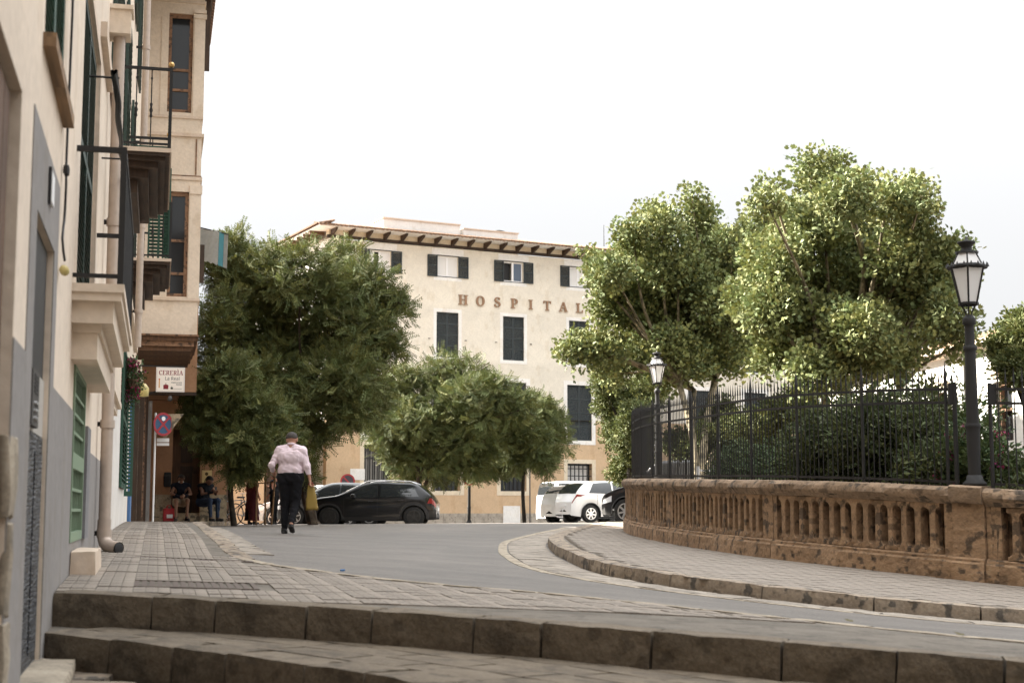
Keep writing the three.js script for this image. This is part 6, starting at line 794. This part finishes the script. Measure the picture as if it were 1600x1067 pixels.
function person(label, pos, yaw, J, C) {   // J: joints, C: clothing
  const t = thing('person', label, 'person', pos, yaw), limbs = (k) => [cap3(J.sL, J.eL, 0.052 * k, 0.041 * k), cap3(J.eL, J.wL, 0.041 * k, 0.027 * k), cap3(J.sR, J.eR, 0.052 * k, 0.041 * k), cap3(J.eR, J.wR, 0.041 * k, 0.027 * k)], legs = (k) => [cap3(J.hL, J.kL, 0.088 * k, 0.058 * k), cap3(J.kL, J.aL, 0.058 * k, 0.037 * k), cap3(J.hR, J.kR, 0.088 * k, 0.058 * k), cap3(J.kR, J.aR, 0.058 * k, 0.037 * k)], B = C.bulk ?? 1;
  const mid = (a, b, q = 0.5) => [lerp(a[0], b[0], q), lerp(a[1], b[1], q), lerp(a[2], b[2], q)], chestW = nrm(vsub(J.sR, J.sL)), ch = (c, w, r) => cap3(vadd(c, chestW, -w), vadd(c, chestW, w), r, r), torso = (g) => [ch(mid(J.chest, J.neck, 0.25), 0.095 * B, 0.098 * B + g), ch(J.chest, 0.075 * B, 0.112 * B + g), ch(J.waist, 0.07 * B, 0.108 * B + g), ch(J.pelvis, 0.075 * B, 0.108 * B + g), cap3(J.sL, mid(J.sL, J.neck, 0.7), 0.058 + g, 0.06 + g), cap3(J.sR, mid(J.sR, J.neck, 0.7), 0.058 + g, 0.06 + g)], feet = (g) => [cap3(J.aL, J.fL, 0.036 + g, 0.03 + g), cap3(J.aR, J.fR, 0.036 + g, 0.03 + g)];
  const all = Object.values(J).filter((v) => Array.isArray(v)), [lo, hi] = boundsOf(all, 0.2), H = C.cell ?? 0.014;
  const hd = headGeo(J.head, J.face, C.headUp ?? nrm(vsub(J.head, J.neck)), C.headK ?? 1), skinF = blend([...torso(-0.014), ...limbs(0.9), ...legs(0.88), ...feet(-0.008), cap3(J.neck, J.head, 0.056, 0.05)], 0.03), body = [surfNet(skinF, lo, hi, H), hd.g, handGeo(J.wL, J.dL ?? nrm(vsub(J.wL, J.eL)), J.nL ?? [0, 0, -1], C.curlL ?? 0.5), handGeo(J.wR, J.dR ?? nrm(vsub(J.wR, J.eR)), J.nR ?? [0, 0, -1], C.curlR ?? 0.5)];
  mesh('body', mergeGeometries(body.map((g) => uvm(g))), std(C.skin ?? lin(0.36, 0.19, 0.12), 0.6), t);
  const crease = (x, y, z) => (n3(x * 24, y * 9, z * 24) - 0.5) * 0.016 + (n3(x * 9 + 4, y * 26 + x * 12, z * 9) - 0.5) * 0.018;
  const wear = (name, fs, k, cut, m) => { const f = blend(fs, k), g = surfNet((x, y, z) => Math.max(f(x, y, z) + crease(x, y, z), cut(x, y, z)), lo, hi, H); return mesh(name, uvm(g), m, t); };
  const armCut = (q) => (x, y, z) => { let d = -1; for (const [e, w] of [[J.eL, J.wL], [J.eR, J.wR]]) { const v = vsub(w, e), l = Math.hypot(...v), s = ((x - e[0]) * v[0] + (y - e[1]) * v[1] + (z - e[2]) * v[2]) / l - l * q, r = Math.hypot(x - e[0] - v[0] * q, y - e[1] - v[1] * q, z - e[2] - v[2] * q); if (r < 0.2) d = Math.max(d, s); } return d; };
  const hem = C.hem ?? J.pelvis[1] + 0.06, nk = J.neck, neckCut = (x, y, z) => 0.075 - Math.hypot(x - nk[0], (y - nk[1] - 0.06), z - nk[2]);
  if (C.shirt) { const ac = armCut(C.sleeve ?? 0.97); wear('shirt', [...torso(0.012), ...limbs(1.28)], 0.04, (x, y, z) => Math.max(hem - y, ac(x, y, z), neckCut(x, y, z)), C.shirt); if (C.collar) { const n = nrm(vsub(J.head, J.neck)), q = vadd(J.neck, n, 0.015), g = new THREE.TorusGeometry(0.066, 0.014, 8, 20).rotateX(Math.PI / 2 - 0.2).scale(1, 1.5, 1); obj('collar', g.translate(q[0], q[1] + 0.025, q[2]), C.collarMat ?? C.shirt, t); } }
  if (C.trousers) { const ks = C.shorts; wear('trousers', [...legs(C.legK ?? 1.22), ch(J.pelvis, 0.078 * B, 0.118 * B), ch(mid(J.pelvis, J.waist, 0.55), 0.072 * B, 0.114 * B)], 0.03, (x, y, z) => { let d = y - (C.waistY ?? 9); for (const [a, b] of ks ? [[J.hL, J.kL], [J.hR, J.kR]] : [[J.kL, J.aL], [J.kR, J.aR]]) { const v = vsub(b, a), l = Math.hypot(...v), s = ((x - a[0]) * v[0] + (y - a[1]) * v[1] + (z - a[2]) * v[2]) / l - l * (ks ?? 1.02), r = Math.hypot(x - b[0], y - b[1], z - b[2]); if (r < (ks ? 0.6 : 0.16)) d = Math.max(d, ks && s < 0 ? -1 : s); } return d; }, C.trousers); if (C.belt) { const y = C.waistY ?? hem; obj('belt', new THREE.TorusGeometry(0.16 * B, 0.014, 6, 24).rotateX(Math.PI / 2).scale(1.12, 1.2, 0.74).translate(J.waist[0], y - 0.01, J.waist[2]), M.black, t); } }
  if (C.dress) { const y0 = C.dressHem ?? 0.4; wear('dress', [...torso(0.014), cap3(J.pelvis, [J.pelvis[0], y0, J.pelvis[2]], 0.17, 0.24)], 0.06, (x, y, z) => Math.max(y0 - y, y - (J.chest[1] + 0.1)), C.dress); }
  if (C.shoes) { const bL = [J.fL, J.fR].map((f, i) => [i ? J.aR : J.aL, f]), fs = bL.flatMap(([a, f]) => { const low = vadd(a, [0, -0.05, 0]); return [cap3(low, f, 0.044, 0.04), cap3(a, low, 0.046, 0.046)]; }); wear('shoes', fs, 0.02, (x, y, z) => -1, C.shoes); }
  const hairF = C.hair; if (hairF) { const { base, pt } = hd, kk = C.headK ?? 1, top = pt(0, 0.045, -0.025), hairSdf = (x, y, z) => { const f = nrm(J.face), u = nrm(C.headUp ?? vsub(J.head, J.neck)), v = [x - J.head[0], y - J.head[1], z - J.head[2]], e = (v[0] * f[0] + v[1] * f[1] + v[2] * f[2]) / kk, h = (v[0] * u[0] + v[1] * u[1] + v[2] * u[2]) / kk, line = e > 0.02 ? 0.06 + (e - 0.02) * 0.3 : (C.nape ?? -0.055) + clamp((e + 0.05) / 0.07) * 0.09; return Math.max(base(x, y, z) - 0.013 + (n3(x * 60, y * 60, z * 60) - 0.5) * 0.008, (line - h) * kk); }; const [l2, h2] = boundsOf([J.head], 0.15 * kk), parts = [surfNet(hairSdf, l2, h2, 0.008)]; if (C.bun) parts.push(new THREE.SphereGeometry(0.055, 10, 8).translate(...pt(0, 0.11, -0.06))); mesh('hair', mergeGeometries(parts.map((g) => uvm(g))), std(hairF, 0.8), t); }
  if (C.extra) C.extra(t, hd); return t;
}
const cloth = (c) => new THREE.MeshPhysicalMaterial({ color: c, roughness: 0.95, specularIntensity: 0.25, bumpMap: T.grain, bumpScale: 0.004 }), BLACKC = cloth(lin(0.012, 0.012, 0.014)), SHOE = std(lin(0.012, 0.011, 0.011), 0.45), HAIR = lin(0.025, 0.02, 0.017);
{ // walking away, bag in the right hand
  const q = at(452, 833, 25), x = q.x;
  const J = { pelvis: [0, 0.93, 0.0], waist: [0.0, 1.07, 0.0], chest: [0, 1.27, 0.0], neck: [0.0, 1.455, -0.03], head: [0.0, 1.575, -0.075], face: [0.05, -0.22, -1], sL: [-0.195, 1.40, -0.01], sR: [0.195, 1.39, 0.0], eL: [-0.31, 1.15, 0.06], wL: [-0.335, 1.06, -0.15], eR: [0.285, 1.13, 0.04], wR: [0.335, 0.90, 0.02], hL: [-0.09, 0.9, 0], hR: [0.09, 0.9, 0], kL: [-0.095, 0.49, -0.07], aL: [-0.09, 0.085, 0.0], fL: [-0.10, 0.035, -0.16], kR: [0.085, 0.48, -0.02], aR: [0.075, 0.17, 0.26], fR: [0.08, 0.045, 0.15], dR: [0.1, -1, -0.05], nR: [0, 0, -1], nL: [0.4, 1, 0.2] };
  person('person in pale pink shirt and black trousers walking up the road', [x, roadY(x, 25), -25], -0.04, J, { bulk: 1.16, shirt: cloth(lin(0.68, 0.56, 0.60)), collar: true, trousers: BLACKC, legK: 1.34, hem: 0.985, waistY: 1.02, belt: true, shoes: SHOE, hair: lin(0.045, 0.038, 0.034), nape: 0.012, curlR: 1.1, curlL: 0.9, cell: 0.012, headK: 1.06, headUp: [0, 1, -0.2], skin: lin(0.40, 0.21, 0.14) });
  const bg = thing('shopping_bag', 'yellow shopping bag held by person in pink shirt', 'bag', [x + 0.375, roadY(x, 25) + 0.40, -25.0 + 0.01], -0.04), pos = [], idx = [], n = 20, m = 10;
  for (let j = 0; j <= m; j++) for (let i = 0; i < n; i++) { const a = i / n * 2 * Math.PI, h = j / m, w = lerp(0.105, 0.05, Math.pow(h, 1.4)), d = lerp(0.05, 0.02, h), k = 1 + 0.18 * (vnoise(i * 0.9, j * 0.8 + 4, 0) - 0.5), sq = (v) => Math.sign(v) * Math.pow(Math.abs(v), 0.6); pos.push(sq(Math.cos(a)) * w * k - 0.03 * h, h * 0.41 + 0.01 * Math.sin(i * 2), sq(Math.sin(a)) * d * k); }
  for (let j = 0; j < m; j++) for (let i = 0; i < n; i++) { const a = j * n + i, b = j * n + (i + 1) % n; idx.push(a, a + n, b, b, a + n, b + n); } pos.push(0, 0, 0); for (let i = 0; i < n; i++) idx.push(n * (m + 1), i, (i + 1) % n);
  const g = new THREE.BufferGeometry(); g.setAttribute('position', new THREE.Float32BufferAttribute(pos, 3)); g.setIndex(idx); g.computeVertexNormals(); obj('sack', g, std(lin(0.24, 0.16, 0.03), 0.6), bg); obj('handle', tube([V3(-0.07, 0.40, 0), V3(-0.05, 0.46, 0), V3(-0.01, 0.46, 0), V3(0.02, 0.40, 0)], 0.008, 12, 5), std(lin(0.25, 0.04, 0.03), 0.7), bg);
}
const sit = (o = {}) => ({ pelvis: [0, 0.52, 0], waist: [0, 0.66, 0.02], chest: [0, 0.84, 0.08], neck: [0, 1.01, 0.13], head: [0, 1.13, 0.18], face: [0.1, -0.25, 1], sL: [0.19, 0.95, 0.11], sR: [-0.19, 0.95, 0.11], eL: [0.25, 0.74, 0.24], wL: [0.08, 0.68, 0.42], eR: [-0.25, 0.74, 0.24], wR: [-0.06, 0.66, 0.42], hL: [0.09, 0.5, 0.02], hR: [-0.09, 0.5, 0.02], kL: [0.15, 0.56, 0.43], kR: [-0.15, 0.56, 0.43], aL: [0.13, 0.1, 0.46], aR: [-0.16, 0.1, 0.50], fL: [0.16, 0.04, 0.62], fR: [-0.19, 0.04, 0.66], nL: [0, 1, 0.4], nR: [0, 1, 0.4], ...o });
const spot = (s, p) => { const [x, d] = fromS(s, p); return [x, paveY(x, d), -d]; };
person('seated person in cap, navy shirt with white trim and tan shorts', spot(40.82, 0.62), 0.35, sit(), { shirt: cloth(lin(0.015, 0.017, 0.028)), sleeve: -0.25, collar: true, collarMat: cloth(lin(0.6, 0.6, 0.6)), hem: 0.5, trousers: cloth(lin(0.42, 0.34, 0.25)), shorts: 0.85, shoes: SHOE, hair: HAIR, skin: lin(0.24, 0.125, 0.08), cell: 0.016, extra: (t, hd) => { const p = hd.pt; obj('cap_peak', cap3Mesh(p(0, 0.055, 0.08), 0.07), BLACKC, t); obj('sunglasses', bar(V3(...p(-0.06, 0.012, 0.095)), V3(...p(0.06, 0.012, 0.095)), 0.016), M.black, t); } });
function cap3Mesh(c, r) { return new THREE.SphereGeometry(r, 12, 6).scale(1, 0.16, 1).translate(...c); }
person('seated person in dark shirt and jeans bent over a phone', spot(40.85, 1.22), 0.95, sit({ head: [0, 1.09, 0.24], neck: [0, 0.99, 0.16], face: [0, -0.6, 1], wL: [0.06, 0.78, 0.44], wR: [-0.06, 0.78, 0.44] }), { shirt: cloth(lin(0.012, 0.014, 0.02)), sleeve: -0.2, hem: 0.5, trousers: cloth(lin(0.035, 0.05, 0.085)), shoes: SHOE, hair: lin(0.012, 0.01, 0.01), skin: lin(0.2, 0.10, 0.065), cell: 0.016, headK: 1.05, extra: (t) => obj('phone', bx(-0.035, 0.035, 0.79, 0.93, 0.5, 0.51), M.black, t) });
{ const [x, y, z] = spot(40.5, 0.34), t = thing('carrier_bag', 'red carrier bag standing beside seated person in cap', 'bag', [x, y, z], 0.4); obj('sack', stoneBlock(0.3, 0.34, 0.18, 3, 0.02, 0.03), M.red, t); for (const s of [-1, 1]) obj('handle', tube([V3(-0.07, 0.33, s * 0.05), V3(-0.04, 0.42, s * 0.04), V3(0.04, 0.42, s * 0.04), V3(0.07, 0.33, s * 0.05)], 0.008, 10, 5), M.red, t); obj('print', new THREE.PlaneGeometry(0.16, 0.1).translate(0, 0.14, 0.115), M.paintWhite, t); }
const stand = (o = {}) => ({ pelvis: [0, 0.9, 0], waist: [0, 1.04, 0], chest: [0, 1.22, 0.01], neck: [0, 1.4, 0], head: [0, 1.52, 0.03], face: [0, 0, 1], sL: [0.17, 1.34, 0], sR: [-0.17, 1.34, 0], eL: [0.23, 1.08, -0.03], wL: [0.22, 0.9, 0.12], eR: [-0.22, 1.08, -0.03], wR: [-0.2, 0.88, 0.1], hL: [0.085, 0.87, 0], hR: [-0.085, 0.87, 0], kL: [0.09, 0.48, 0.02], kR: [-0.09, 0.48, 0.02], aL: [0.09, 0.085, -0.02], aR: [-0.1, 0.085, 0], fL: [0.11, 0.035, 0.14], fR: [-0.12, 0.035, 0.16], ...o });
{ const p = road(393, 47); person('person with hair bun in long dark red dress by the stakes', p, 2.6, stand(), { dress: cloth(lin(0.05, 0.012, 0.014)), dressHem: 0.12, shoes: SHOE, hair: HAIR, bun: true, skin: lin(0.42, 0.2, 0.12), cell: 0.018 }); }
{ const p = road(428, 48); person('person in black vest with raised forearm beyond the stakes', p, -1.9, stand({ eR: [-0.26, 1.1, 0.06], wR: [-0.2, 1.2, 0.3] }), { shirt: BLACKC, sleeve: -1.1, trousers: BLACKC, shoes: SHOE, hair: HAIR, skin: lin(0.36, 0.16, 0.10), cell: 0.018 }); }
renderer.render(scene, camera);
